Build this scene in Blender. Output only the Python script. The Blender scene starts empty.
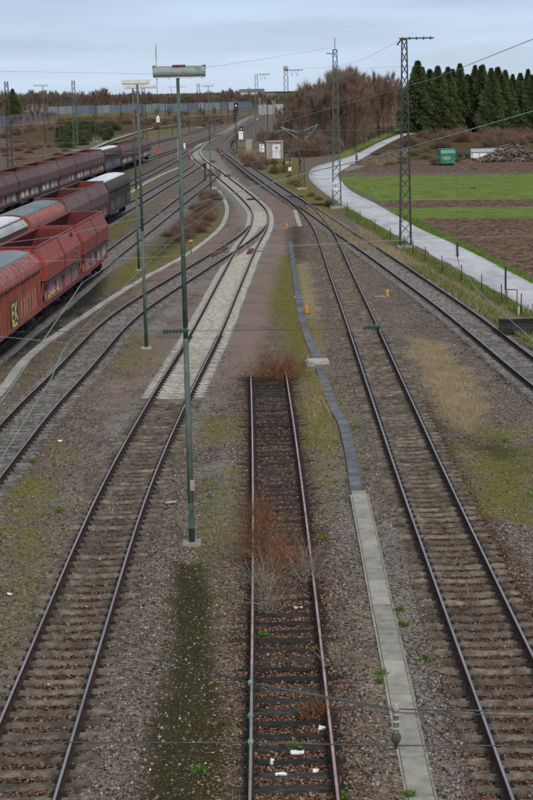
import bpy, math, random
import numpy as np
from mathutils import Vector, Matrix
random.seed(7); rng = np.random.default_rng(11)
S = bpy.context.scene; COL = S.collection
# ------------------------------------------------------------------ camera
FPX, CAMH, VH, ROLL = 1670., 12.1, 310., .022
TH = math.atan(VH/FPX)
cam = bpy.data.objects.new('camera', bpy.data.cameras.new('camera')); COL.objects.link(cam); S.camera = cam
cam.data.sensor_fit = 'HORIZONTAL'; cam.data.sensor_width = 36; cam.data.lens = 36*FPX/533
cam.data.clip_start = .5; cam.data.clip_end = 30000
cr, sr, ct, st = math.cos(ROLL), math.sin(ROLL), math.cos(TH), math.sin(TH)
R0, U0, F0 = Vector((1,0,0)), Vector((0,st,ct)), Vector((0,ct,-st))
CX = R0*cr - U0*sr; CY = R0*sr + U0*cr
cam.matrix_world = Matrix(((CX.x,CY.x,-F0.x,0),(CX.y,CY.y,-F0.y,0),(CX.z,CY.z,-F0.z,CAMH),(0,0,0,1)))
S.render.resolution_x, S.render.resolution_y = 682, 1024
# ------------------------------------------------------------------ sky, sun, exposure
SUN_EL, SUN_ROT = math.radians(38), math.radians(200)
W = bpy.data.worlds.new('World'); S.world = W; W.use_nodes = True
nt = W.node_tree; nt.nodes.clear()
def N(t, typ, **k):
    n = t.nodes.new(typ)
    for a, b in k.items(): setattr(n, a, b)
    return n
wo = N(nt,'ShaderNodeOutputWorld'); wb = N(nt,'ShaderNodeBackground'); wb.inputs['Strength'].default_value = .12
sky = N(nt,'ShaderNodeTexSky', sky_type='NISHITA'); sky.sun_disc = False; sky.sun_elevation = SUN_EL; sky.sun_rotation = SUN_ROT
sky.air_density = 1.2; sky.dust_density = 2.5
tc = N(nt,'ShaderNodeTexCoord'); sep = N(nt,'ShaderNodeSeparateXYZ'); nt.links.new(tc.outputs['Generated'], sep.inputs[0])
rp = N(nt,'ShaderNodeValToRGB')
rp.color_ramp.elements[0].position = 0; rp.color_ramp.elements[0].color = (.58,.70,.84,1)
rp.color_ramp.elements[1].position = .085; rp.color_ramp.elements[1].color = (.41,.565,.83,1)
e = rp.color_ramp.elements.new(.6); e.color = (.62,.68,.76,1)
nt.links.new(sep.outputs['Z'], rp.inputs[0])
mp = N(nt,'ShaderNodeMapping'); mp.inputs['Scale'].default_value = (4,4,38); nt.links.new(tc.outputs['Generated'], mp.inputs[0])
nz = N(nt,'ShaderNodeTexNoise'); nz.inputs['Scale'].default_value = 1.6; nz.inputs['Detail'].default_value = 5; nt.links.new(mp.outputs[0], nz.inputs[0])
nr = N(nt,'ShaderNodeMapRange'); nr.inputs[1].default_value = .3; nr.inputs[2].default_value = .75; nr.inputs[3].default_value = 5.4; nr.inputs[4].default_value = 7.0
nt.links.new(nz.outputs[0], nr.inputs[0])
vm = N(nt,'ShaderNodeVectorMath', operation='SCALE'); nt.links.new(rp.outputs[0], vm.inputs[0]); nt.links.new(nr.outputs[0], vm.inputs['Scale'])
mx = N(nt,'ShaderNodeMixRGB'); mx.inputs[0].default_value = .88
nt.links.new(sky.outputs[0], mx.inputs[1]); nt.links.new(vm.outputs[0], mx.inputs[2])
nt.links.new(mx.outputs[0], wb.inputs[0]); nt.links.new(wb.outputs[0], wo.inputs[0])
sl = bpy.data.lights.new('sun','SUN'); sl.energy = 1.7; sl.angle = math.radians(14); sl.color = (1,.93,.84)
so = bpy.data.objects.new('sun', sl); COL.objects.link(so); so.rotation_euler = (math.radians(52), 0, math.radians(20))
S.view_settings.view_transform = 'Standard'; S.view_settings.look = 'None'; S.view_settings.gamma = 1
S.view_settings.use_curve_mapping = False; S.view_settings.exposure = .55
# ------------------------------------------------------------------ pixel -> place helpers (photo pixels, 533 x 800)
def ray(px, py):
    x = px-266.5; y = py-400; u = x*cr - y*sr; v = x*sr + y*cr
    return (u, FPX*ct - v*st, -FPX*st - v*ct)
def G(px, py, z=0.):
    d = ray(px,py); t = (z-CAMH)/d[2]; return (d[0]*t, d[1]*t)
def P(px, py, Y):
    d = ray(px,py); t = Y/d[1]; return (d[0]*t, Y, CAMH+d[2]*t)
def top_of(px, py, Y): return P(px,py,Y)[2]
# ------------------------------------------------------------------ materials
def nodemat(name):
    m = bpy.data.materials.new(name); m.use_nodes = True; t = m.node_tree; t.nodes.clear()
    o = N(t,'ShaderNodeOutputMaterial'); b = N(t,'ShaderNodeBsdfPrincipled'); t.links.new(b.outputs[0], o.inputs[0])
    return m, t, b
def ramp(t, fac, cols, pos=None):
    r = N(t,'ShaderNodeValToRGB'); el = r.color_ramp.elements
    pos = pos or [i/(len(cols)-1) for i in range(len(cols))]
    while len(el) < len(cols): el.new(.5)
    for i, c in enumerate(cols): el[i].position = pos[i]; el[i].color = (*c,1)
    t.links.new(fac, r.inputs[0]); return r.outputs[0]
def noise(t, vec, sc, det=4, ro=.6, scale3=None):
    if scale3:
        m = N(t,'ShaderNodeMapping'); m.inputs['Scale'].default_value = scale3; t.links.new(vec, m.inputs[0]); vec = m.outputs[0]
    n = N(t,'ShaderNodeTexNoise'); n.inputs['Scale'].default_value = sc; n.inputs['Detail'].default_value = det; n.inputs['Roughness'].default_value = ro
    t.links.new(vec, n.inputs[0]); return n.outputs[0]
def bump(t, b, h, s=.3, d=.02):
    n = N(t,'ShaderNodeBump'); n.inputs['Strength'].default_value = s; n.inputs['Distance'].default_value = d
    t.links.new(h, n.inputs['Height']); t.links.new(n.outputs[0], b.inputs['Normal'])
def mixc(t, f, a, b, mode='MIX'):
    m = N(t,'ShaderNodeMixRGB', blend_type=mode)
    for i, v in ((0,f),(1,a),(2,b)):
        if hasattr(v,'links'): t.links.new(v, m.inputs[i])
        else: m.inputs[i].default_value = v if i == 0 else (*v,1)
    return m.outputs[0]
def math_(t, op, a, b=0., clamp=False):
    m = N(t,'ShaderNodeMath', operation=op); m.use_clamp = clamp
    for i, v in ((0,a),(1,b)):
        if hasattr(v,'links'): t.links.new(v, m.inputs[i])
        else: m.inputs[i].default_value = v
    return m.outputs[0]
def objvec(t):
    tcn = N(t,'ShaderNodeTexCoord'); oi = N(t,'ShaderNodeObjectInfo')
    s = math_(t,'MULTIPLY', oi.outputs['Random'], 57.); a = N(t,'ShaderNodeVectorMath', operation='ADD')
    t.links.new(tcn.outputs['Object'], a.inputs[0]); t.links.new(s, a.inputs[1]); return a.outputs[0], oi.outputs['Random']
def M_noise(name, cols, sc=3, rough=.85, metal=0, bs=.3, bd=.01, det=5, s3=None, vary=.0, pos=None, spec=None):
    spec = (.05 if rough >= .85 else .3) if spec is None else spec
    m, t, b = nodemat(name); v, rnd = objvec(t)
    n = noise(t, v, sc, det, .65, s3); c = ramp(t, n, cols, pos or [.3+.4*i/(len(cols)-1) for i in range(len(cols))])
    if vary:
        hs = N(t,'ShaderNodeHueSaturation'); t.links.new(c, hs.inputs['Color'])
        vv = math_(t,'ADD', math_(t,'MULTIPLY', rnd, 2*vary), 1-vary); t.links.new(vv, hs.inputs['Value']); c = hs.outputs[0]
    t.links.new(c, b.inputs['Base Color']); b.inputs['Roughness'].default_value = rough; b.inputs['Metallic'].default_value = metal
    b.inputs['Specular IOR Level'].default_value = spec
    if bs: bump(t, b, noise(t, v, sc*6, 4), bs, bd)
    return m
def M_island(name, cols, rough=.9, sc=None):
    m, t, b = nodemat(name); g = N(t,'ShaderNodeNewGeometry')
    c = ramp(t, g.outputs['Random Per Island'], cols)
    if sc:
        n = noise(t, g.outputs['Position'], sc, 3); f = math_(t,'ADD', math_(t,'MULTIPLY', n, 1.2), .4)
        c = mixc(t, 1., c, f, 'MULTIPLY')
    t.links.new(c, b.inputs['Base Color']); b.inputs['Roughness'].default_value = rough; b.inputs['Specular IOR Level'].default_value = .04
    return m
def M_flat(name, col, rough=.6, metal=0, emit=None):
    m, t, b = nodemat(name); v, r = objvec(t); n = noise(t, v, 9, 4)
    c = mixc(t, 1., col, ramp(t, n, [(.75,.75,.75),(1.15,1.15,1.15)], [.3,.7]), 'MULTIPLY'); t.links.new(c, b.inputs['Base Color'])
    b.inputs['Roughness'].default_value = rough; b.inputs['Metallic'].default_value = metal
    if emit: b.inputs['Emission Color'].default_value = (*emit,1); b.inputs['Emission Strength'].default_value = 1.6
    return m
def M_paint(name, base, rust, dust, rs=1.2):
    """weathered wagon paint: patchy tone, rust runs, pale streaks"""
    m, t, b = nodemat(name); v, rnd = objvec(t)
    n1 = noise(t, v, rs, 6, .7); n2 = noise(t, v, 2.2, 5, .7, (3.5,3.5,.35)); n3 = noise(t, v, 14, 4, .7)
    c = ramp(t, n1, [tuple(x*.72 for x in base), base, tuple(min(1,x*1.25+.01) for x in base)], [.3,.5,.72])
    c = mixc(t, ramp(t, n2, [(0,0,0),(1,1,1)], [.48,.66]), c, rust)
    c = mixc(t, math_(t,'MULTIPLY', ramp(t, n3, [(0,0,0),(1,1,1)], [.55,.8]), .45), c, dust)
    hs = N(t,'ShaderNodeHueSaturation'); t.links.new(c, hs.inputs['Color'])
    t.links.new(math_(t,'ADD', math_(t,'MULTIPLY', rnd, .35), .85), hs.inputs['Value'])
    t.links.new(hs.outputs[0], b.inputs['Base Color']); b.inputs['Roughness'].default_value = .62; b.inputs['Specular IOR Level'].default_value = .35
    bump(t, b, n3, .25, .01); return m
mt = {}
mt['conc_dirty'] = M_noise('weathered_concrete_brown', [(.04,.033,.026),(.105,.089,.071),(.20,.175,.14)], 3.5, .9, bs=.6, det=7, vary=.25)
mt['conc_light'] = M_noise('pale_sleeper_concrete', [(.17,.16,.14),(.29,.275,.24),(.38,.36,.32)], 5, .9, bs=.5, vary=.15)
mt['conc_grey'] = M_noise('dark_grey_concrete', [(.055,.052,.05),(.125,.118,.112),(.21,.20,.19)], 5, .9, bs=.5, vary=.2)
mt['wood'] = M_noise('tarred_old_wood', [(.010,.010,.011),(.032,.031,.031),(.075,.068,.06)], 4, .85, bs=1, det=8, s3=(1,7,7), vary=.35)
mt['steel_top'] = M_noise('polished_rail_head', [(.20,.19,.19),(.33,.32,.32)], 3, .42, .7, bs=.05, s3=(1,.1,1))
mt['rust_top'] = M_noise('dull_rusty_rail_head', [(.17,.11,.095),(.31,.225,.21),(.41,.32,.31)], 2.5, .55, .1, bs=.2, s3=(4,1,4))
mt['rail_side'] = M_noise('rusty_rail_side', [(.018,.012,.010),(.045,.026,.020),(.075,.04,.028)], 5, .9, bs=.4)
mt['iron'] = M_noise('dark_iron', [(.012,.012,.012),(.04,.036,.034)], 8, .7, .2, bs=.3)
mt['mast'] = M_noise('green_grey_mast_paint', [(.035,.052,.043),(.068,.094,.078),(.105,.13,.11)], 3, .6, .1, bs=.2, s3=(3,3,.8))
mt['mast_dark'] = M_noise('dark_lattice_steel', [(.018,.022,.019),(.04,.045,.04),(.065,.06,.05)], 4, .7, .1, bs=.2)
mt['wire'] = M_noise('verdigris_copper', [(.10,.17,.14),(.19,.29,.25)], 6, .6, .2, bs=0)
mt['wire_dark'] = M_noise('dark_wire', [(.03,.035,.034),(.07,.08,.075)], 6, .6, .2, bs=0)
mt['wire_pale'] = M_noise('pale_grey_wire', [(.16,.18,.17),(.27,.29,.28)], 6, .6, .2, bs=0)
mt['insul'] = M_noise('green_glazed_insulator', [(.03,.08,.06),(.06,.13,.10)], 6, .3, 0, bs=0)
mt['insul_brown'] = M_noise('brown_glazed_insulator', [(.02,.015,.012),(.05,.035,.028)], 6, .3, 0, bs=0)
mt['lamp_tube'] = M_noise('weathered_lamp_housing', [(.10,.12,.115),(.20,.235,.225),(.24,.27,.26),(.20,.09,.07)], 5, .6, .1, bs=.3, pos=[.3,.45,.62,.72])
mt['lamp_white'] = M_noise('pale_lamp_housing', [(.42,.42,.38),(.62,.62,.57)], 4, .5, bs=.1)
mt['rusty'] = M_noise('rusted_steel', [(.05,.02,.015),(.13,.05,.035),(.19,.08,.05)], 6, .9, bs=.4)
mt['slab'] = M_noise('cable_trough_lid_concrete', [(.17,.16,.13),(.26,.25,.21),(.33,.315,.27)], 2.2, .9, bs=.4, det=8, vary=.18)
mt['slab_grey'] = M_noise('grey_duct_lid', [(.075,.08,.09),(.115,.12,.132),(.16,.165,.175)], 3, .9, bs=.3, det=7, vary=.2)
mt['slab_pale'] = M_noise('pale_duct_lid', [(.20,.195,.175),(.31,.30,.27),(.38,.37,.34)], 2.5, .9, bs=.3, det=7, vary=.15)
mt['asphalt'] = M_noise('pale_worn_asphalt', [(.25,.25,.252),(.385,.385,.39),(.48,.48,.485)], .5, .8, bs=.3, det=9, s3=(1,.35,1))
mt['orange'] = M_flat('orange_marker', (.52,.22,.03), .5)
mt['white'] = M_flat('white_plate', (.72,.72,.70), .5)
mt['black'] = M_flat('black_plate', (.012,.012,.013), .5)
mt['redp'] = M_flat('red_plate', (.55,.03,.03), .5)
mt['yellow'] = M_flat('yellow_paint', (.72,.60,.04), .6)
mt['blue'] = M_flat('blue_paint', (.02,.03,.09), .6)
mt['gpale'] = M_flat('pale_spray_paint', (.42,.44,.36), .7)
mt['gpink'] = M_flat('pink_spray_paint', (.48,.16,.25), .7)
mt['gblue'] = M_flat('light_blue_spray_paint', (.22,.32,.42), .7)
mt['redlamp'] = M_flat('red_signal_lamp', (.6,.02,.02), .4, emit=(1,.05,.06))
mt['whitelamp'] = M_flat('white_signal_lamp', (.8,.8,.8), .4, emit=(1,.95,.9))
mt['w_red'] = M_paint('bright_red_wagon_paint', (.25,.036,.024), (.085,.03,.022), (.30,.14,.13))
mt['w_dull'] = M_paint('dull_red_wagon_paint', (.21,.052,.034), (.06,.03,.025), (.24,.15,.14))
mt['w_brown'] = M_paint('brown_wagon_paint', (.125,.062,.053), (.055,.032,.027), (.22,.165,.15))
mt['w_dark'] = M_paint('dark_grey_brown_wagon_paint', (.035,.03,.028), (.07,.04,.035), (.12,.11,.10))
mt['w_in'] = M_paint('hopper_inside', (.10,.012,.014), (.04,.015,.014), (.10,.04,.035))
mt['w_door'] = M_paint('hopper_door', (.17,.075,.062), (.26,.20,.18), (.36,.32,.30), 2.)
mt['w_black'] = M_noise('underframe_black', [(.008,.008,.008),(.03,.026,.024)], 4, .9, bs=.3)  # near-black tone of underframes and bogies
mt['tarp'] = M_noise('grey_sheet_roof', [(.075,.09,.09),(.12,.14,.14),(.16,.18,.18)], .8, .55, bs=.3, det=6, s3=(1,.3,1), vary=.1)
mt['tarp_white'] = M_noise('white_sheet_roof', [(.40,.41,.43),(.55,.56,.58),(.66,.67,.70)], 1.2, .5, bs=.2, det=6, s3=(1,.3,1))
mt['shoulder_pink'] = M_paint('faded_pink_shoulder', (.27,.095,.085), (.13,.04,.035), (.38,.26,.25))
mt['bark'] = M_noise('bark', [(.03,.024,.02),(.07,.055,.045)], 5, .95, bs=.5)
mt['twig'] = M_island('bare_russet_twigs', [(.08,.048,.034),(.16,.10,.073),(.23,.155,.115),(.13,.105,.08)], sc=.15)
mt['twig_grey'] = M_island('bare_grey_twigs', [(.10,.08,.065),(.17,.14,.115),(.22,.18,.15)], sc=.15)
mt['twig_olive'] = M_island('olive_brown_twigs', [(.09,.08,.035),(.16,.13,.06),(.20,.15,.08)], sc=.2)
mt['needle'] = M_island('spruce_needles', [(.034,.055,.026),(.062,.090,.038),(.092,.118,.052),(.13,.13,.065)], sc=.12)
mt['leaf_dark'] = M_island('dark_bush_leaves', [(.03,.04,.02),(.055,.068,.032),(.09,.09,.045)], sc=.2)
mt['bush_red'] = M_island('russet_bush_leaves', [(.10,.028,.014),(.20,.065,.028),(.26,.10,.04),(.13,.08,.05)])
mt['weed_stem'] = M_island('russet_weed_stems', [(.07,.03,.018),(.15,.065,.035),(.24,.13,.075),(.10,.06,.045)])
mt['dry'] = M_island('dry_grass_blades', [(.16,.12,.07),(.27,.21,.13),(.36,.29,.19),(.20,.17,.08)])
mt['strawpale'] = M_island('pale_dead_stems', [(.17,.14,.11),(.28,.24,.19)])
mt['grass'] = M_island('short_grass_blades', [(.05,.085,.02),(.09,.14,.03),(.15,.18,.05),(.19,.18,.07)])
mt['fresh'] = M_island('fresh_green_leaves', [(.05,.10,.02),(.09,.17,.03),(.15,.22,.05)])
mt['stone'] = M_island('crushed_stone', [(.028,.025,.021),(.10,.088,.074),(.195,.176,.15),(.125,.095,.073),(.31,.288,.255)])
mt['stone_red'] = M_island('rusty_crushed_stone', [(.018,.011,.008),(.075,.036,.022),(.15,.078,.046),(.21,.15,.11)])
mt['stone_pale'] = M_island('pale_crushed_stone', [(.17,.165,.155),(.26,.25,.235),(.34,.33,.31)])
mt['litter'] = M_island('fallen_leaves', [(.07,.03,.02),(.16,.065,.035),(.24,.13,.08),(.30,.21,.15),(.10,.05,.035)])
mt['paper'] = M_noise('white_paper', [(.5,.5,.49),(.7,.7,.68)], 8, .8, bs=.3)
mt['logs'] = M_island('weathered_logs', [(.10,.085,.07),(.18,.145,.12),(.26,.22,.19),(.13,.08,.06)])
# ------------------------------------------------------------------ object helpers
def tag(o, label=None, cat=None, group=None, kind=None):
    if label: o['label'] = label
    if cat: o['category'] = cat
    if group: o['group'] = group
    if kind: o['kind'] = kind
    return o
def thing(name, label, cat, loc=(0,0,0), rz=0., group=None):
    o = bpy.data.objects.new(name, None); COL.objects.link(o); o.location = loc; o.rotation_euler = (0,0,rz); o.empty_display_size = .2
    return tag(o, label, cat, group)
class MB:
    def __init__(s): s.v = []; s.f = []; s.m = []
    def add(s, vs, fs, mi=0):
        n = len(s.v); s.v.extend(vs); s.f.extend([tuple(i+n for i in f) for f in fs]); s.m.extend([mi]*len(fs)); return s
    def box(s, x0,x1,y0,y1,z0,z1, mi=0):
        return s.add([(x,y,z) for x in (x0,x1) for y in (y0,y1) for z in (z0,z1)],
              [(0,1,3,2),(4,6,7,5),(0,4,5,1),(2,3,7,6),(0,2,6,4),(1,5,7,3)], mi)
    def bar(s, a, b, r, n=6, r2=None, mi=0, cap=True):
        a = Vector(a); b = Vector(b); d = b-a
        if d.length < 1e-6: return s
        d.normalize(); up = Vector((0,0,1)) if abs(d.z) < .9 else Vector((1,0,0)); p = d.cross(up).normalized(); q = d.cross(p)
        r2 = r if r2 is None else r2; off = math.pi/4 if n == 4 else 0; vs = []
        for c, rr in ((a,r),(b,r2)):
            for i in range(n):
                t = 2*math.pi*i/n+off; vs.append(tuple(c+p*math.cos(t)*rr+q*math.sin(t)*rr))
        fs = [(i,(i+1)%n,n+(i+1)%n,n+i) for i in range(n)]
        if cap: fs += [tuple(range(n-1,-1,-1)), tuple(range(n,2*n))]
        return s.add(vs, fs, mi)
    def tube(s, pts, r, n=6, mi=0):
        for a, b in zip(pts, pts[1:]): s.bar(a, b, r, n, mi=mi)
        return s
    def loft(s, secs, mi=0, closed=True, caps=True):
        n = len(secs[0]); vs = [tuple(p) for sec in secs for p in sec]; fs = []
        for k in range(len(secs)-1):
            for i in range(n if closed else n-1):
                j = (i+1)%n; fs.append((k*n+i, k*n+j, (k+1)*n+j, (k+1)*n+i))
        if caps and closed: fs += [tuple(range(n-1,-1,-1)), tuple(range((len(secs)-1)*n, len(secs)*n))]
        return s.add(vs, fs, mi)
    def ball(s, c, r, n=6, mi=0, sz=1.):
        secs = []
        for k in range(1, n):
            a = math.pi*k/n; secs.append([(c[0]+r*math.sin(a)*math.cos(2*math.pi*i/8), c[1]+r*math.sin(a)*math.sin(2*math.pi*i/8), c[2]-r*sz*math.cos(a)) for i in range(8)])
        return s.loft(secs, mi)
    def mesh(s, name, mats, smooth=False):
        me = bpy.data.meshes.new(name); me.from_pydata([tuple(map(float,v)) for v in s.v], [], s.f)
        for m in (mats if isinstance(mats,(list,tuple)) else [mats]): me.materials.append(m)
        me.polygons.foreach_set('material_index', s.m)
        if smooth: me.polygons.foreach_set('use_smooth', [True]*len(s.f))
        me.update(); return me
    def build(s, name, mats, parent=None, smooth=False):
        return link(name, s.mesh(name, mats, smooth), parent)
def link(name, me, parent=None, loc=None):
    o = bpy.data.objects.new(name, me); COL.objects.link(o)
    if parent: o.parent = parent
    if loc: o.location = loc
    return o
KIDS = {}
def copy_tree(o, parent=None):
    c = o.copy(); COL.objects.link(c); c.parent = parent
    for ch in [x for x in ALLKIDS(o)]: copy_tree(ch, c)
    return c
def ALLKIDS(o): return list(o.children)
def npmesh(name, verts, faces, mats, parent=None, nside=3):
    """verts (n,3), faces (m,nside) numpy"""
    me = bpy.data.meshes.new(name); nv, nf = len(verts), len(faces)
    me.vertices.add(nv); me.vertices.foreach_set('co', np.ascontiguousarray(verts, dtype=np.float32).ravel())
    me.loops.add(nf*nside); me.loops.foreach_set('vertex_index', np.ascontiguousarray(faces, dtype=np.int32).ravel())
    me.polygons.add(nf); me.polygons.foreach_set('loop_start', np.arange(0, nf*nside, nside, dtype=np.int32))
    try: me.polygons.foreach_set('loop_total', np.full(nf, nside, dtype=np.int32))
    except Exception: pass
    for m in (mats if isinstance(mats,(list,tuple)) else [mats]): me.materials.append(m)
    me.update(calc_edges=True); me.validate(); return me
# ------------------------------------------------------------------ splines (x as function of distance y)
def spl(kn):
    ks = sorted(kn); x = np.array([k[0] for k in ks], float); y = np.array([k[1] for k in ks], float)
    h = np.diff(x); d = np.diff(y)/h; m = np.zeros(len(x)); m[0] = d[0]; m[-1] = d[-1]; m[1:-1] = (d[:-1]*h[1:]+d[1:]*h[:-1])/(h[:-1]+h[1:])
    def f(q):
        q = np.asarray(q, float); i = np.clip(np.searchsorted(x, q)-1, 0, len(h)-1); t = (q-x[i])/h[i]
        return (2*t**3-3*t**2+1)*y[i] + (t**3-2*t**2+t)*h[i]*m[i] + (-2*t**3+3*t**2)*y[i+1] + (t**3-t**2)*h[i]*m[i+1]
    return f
TK = {
 'A': [(20,.32),(41,.31),(56,.24),(71,.10)],
 'B': [(20,-4.56),(34,-4.53),(49.5,-4.4),(65,-3.85),(82,-3.05),(105,-2.2),(130,-1.25),(150,-.35),(169,-.32),(186,-1.3),(205,-2.75),(232,-4.95),(262,-7.5),(302,-11.0),(354,-13.8),(395,-14.1),(440,-13.4),(544,-10),(662,-7.9),(820,-4)],
 'C': [(20,-10.1),(50,-9.3),(64,-8.95),(71,-8.6),(89,-7.75),(112,-4.9),(128,-2.75),(143,-1.0),(152,-.35)],
 'D': [(20,-14.8),(78,-13.3),(94,-12.6),(112,-11.95),(132,-11.2),(155,-10.25),(198,-8.65),(227,-7.45),(250,-7.2),(268,-7.9)],
 'E': [(40,-18.8),(70,-18.4),(90,-17.7),(112,-16.9),(140,-15.9),(166,-14.9),(188,-13.9),(215,-12.9),(253,-11.3),(280,-10.6),(306,-11.4)],
 'F': [(60,-23.6),(100,-22.6),(130,-21.5),(170,-20),(200,-18.8),(235,-17.4),(270,-16.3),(300,-15.5),(339,-14.6),(380,-14.2)],
 'T': [(60,-30),(120,-28.6),(150,-27.6),(183,-26.3),(230,-24.4),(277,-21.9),(303,-20.7),(369,-17),(431,-14),(480,-12.2)],
 'Q': [(300,-31),(396,-26),(475,-21.6),(581,-17.3),(734,-11),(900,-4)],
 'G': [(20,4.78),(50,4.78),(65,4.86),(90,5.0),(108,5.06),(130,5.2),(145,5.2),(158,4.9),(172,4.4),(185,3.65),(196,2.9)],
 'H': [(20,14.2),(50,12.5),(66,11.5),(90,10.35),(105,9.4),(120,8.4),(142,6.8),(165,5.25),(190,3.25),(227,.6),(265,-2.0),(305,-4.6),(340,-6.9),(384,-8.35),(425,-8.35),(465,-7.7),(530,-6),(620,-3),(750,1.5)],
}
TF_ = {k: spl(v) for k, v in TK.items()}
TR = {k: (min(p[0] for p in v), max(p[0] for p in v)) for k, v in TK.items()}
def hgt(x, y):
    """ground height: ballast beds at 0, the strips between them a little lower"""
    x = np.asarray(x, float); y = np.asarray(y, float); d = np.full(np.broadcast(x,y).shape, 1e3)
    for k, f in TF_.items():
        a, b = TR[k]; dd = np.abs(x-f(np.clip(y,a,b))); dd = dd + np.where((y < a)|(y > b), 3, 0); d = np.minimum(d, dd)
    t = np.clip((d-1.75)/1.0, 0, 1); h = -.078+.052*np.clip((d-.88)/.35,0,1)-.13*t*t*(3-2*t)+.006*np.sin(x*5.1+y*3.7)*np.sin(y*4.3-x*2.9)+.012*np.sin(x*1.1+y*.7)*np.clip((d-.9)/.3,0,1)
    h = h + .02*np.sin(x*1.7+y*.6)*np.sin(y*.9-x*.4)*t
    da = np.abs(x-TF_['A'](np.clip(y,20,71))); h = h+.03*np.clip((da-.86)/.12,0,1)*np.clip((2.3-da)/.6,0,1)*(y < 71)
    # low bank between the right-hand track and the road, ditch beside the road
    bx = x-TF_['H'](np.clip(y,20,300)); w = np.clip(1-np.abs(bx-3.6)/1.2,0,1)*np.clip((y-40)/20,0,1)*np.clip((200-y)/30,0,1); h = h+.14*w*w*(3-2*w)
    return h
def H1(x, y): return float(hgt(x,y))
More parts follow.
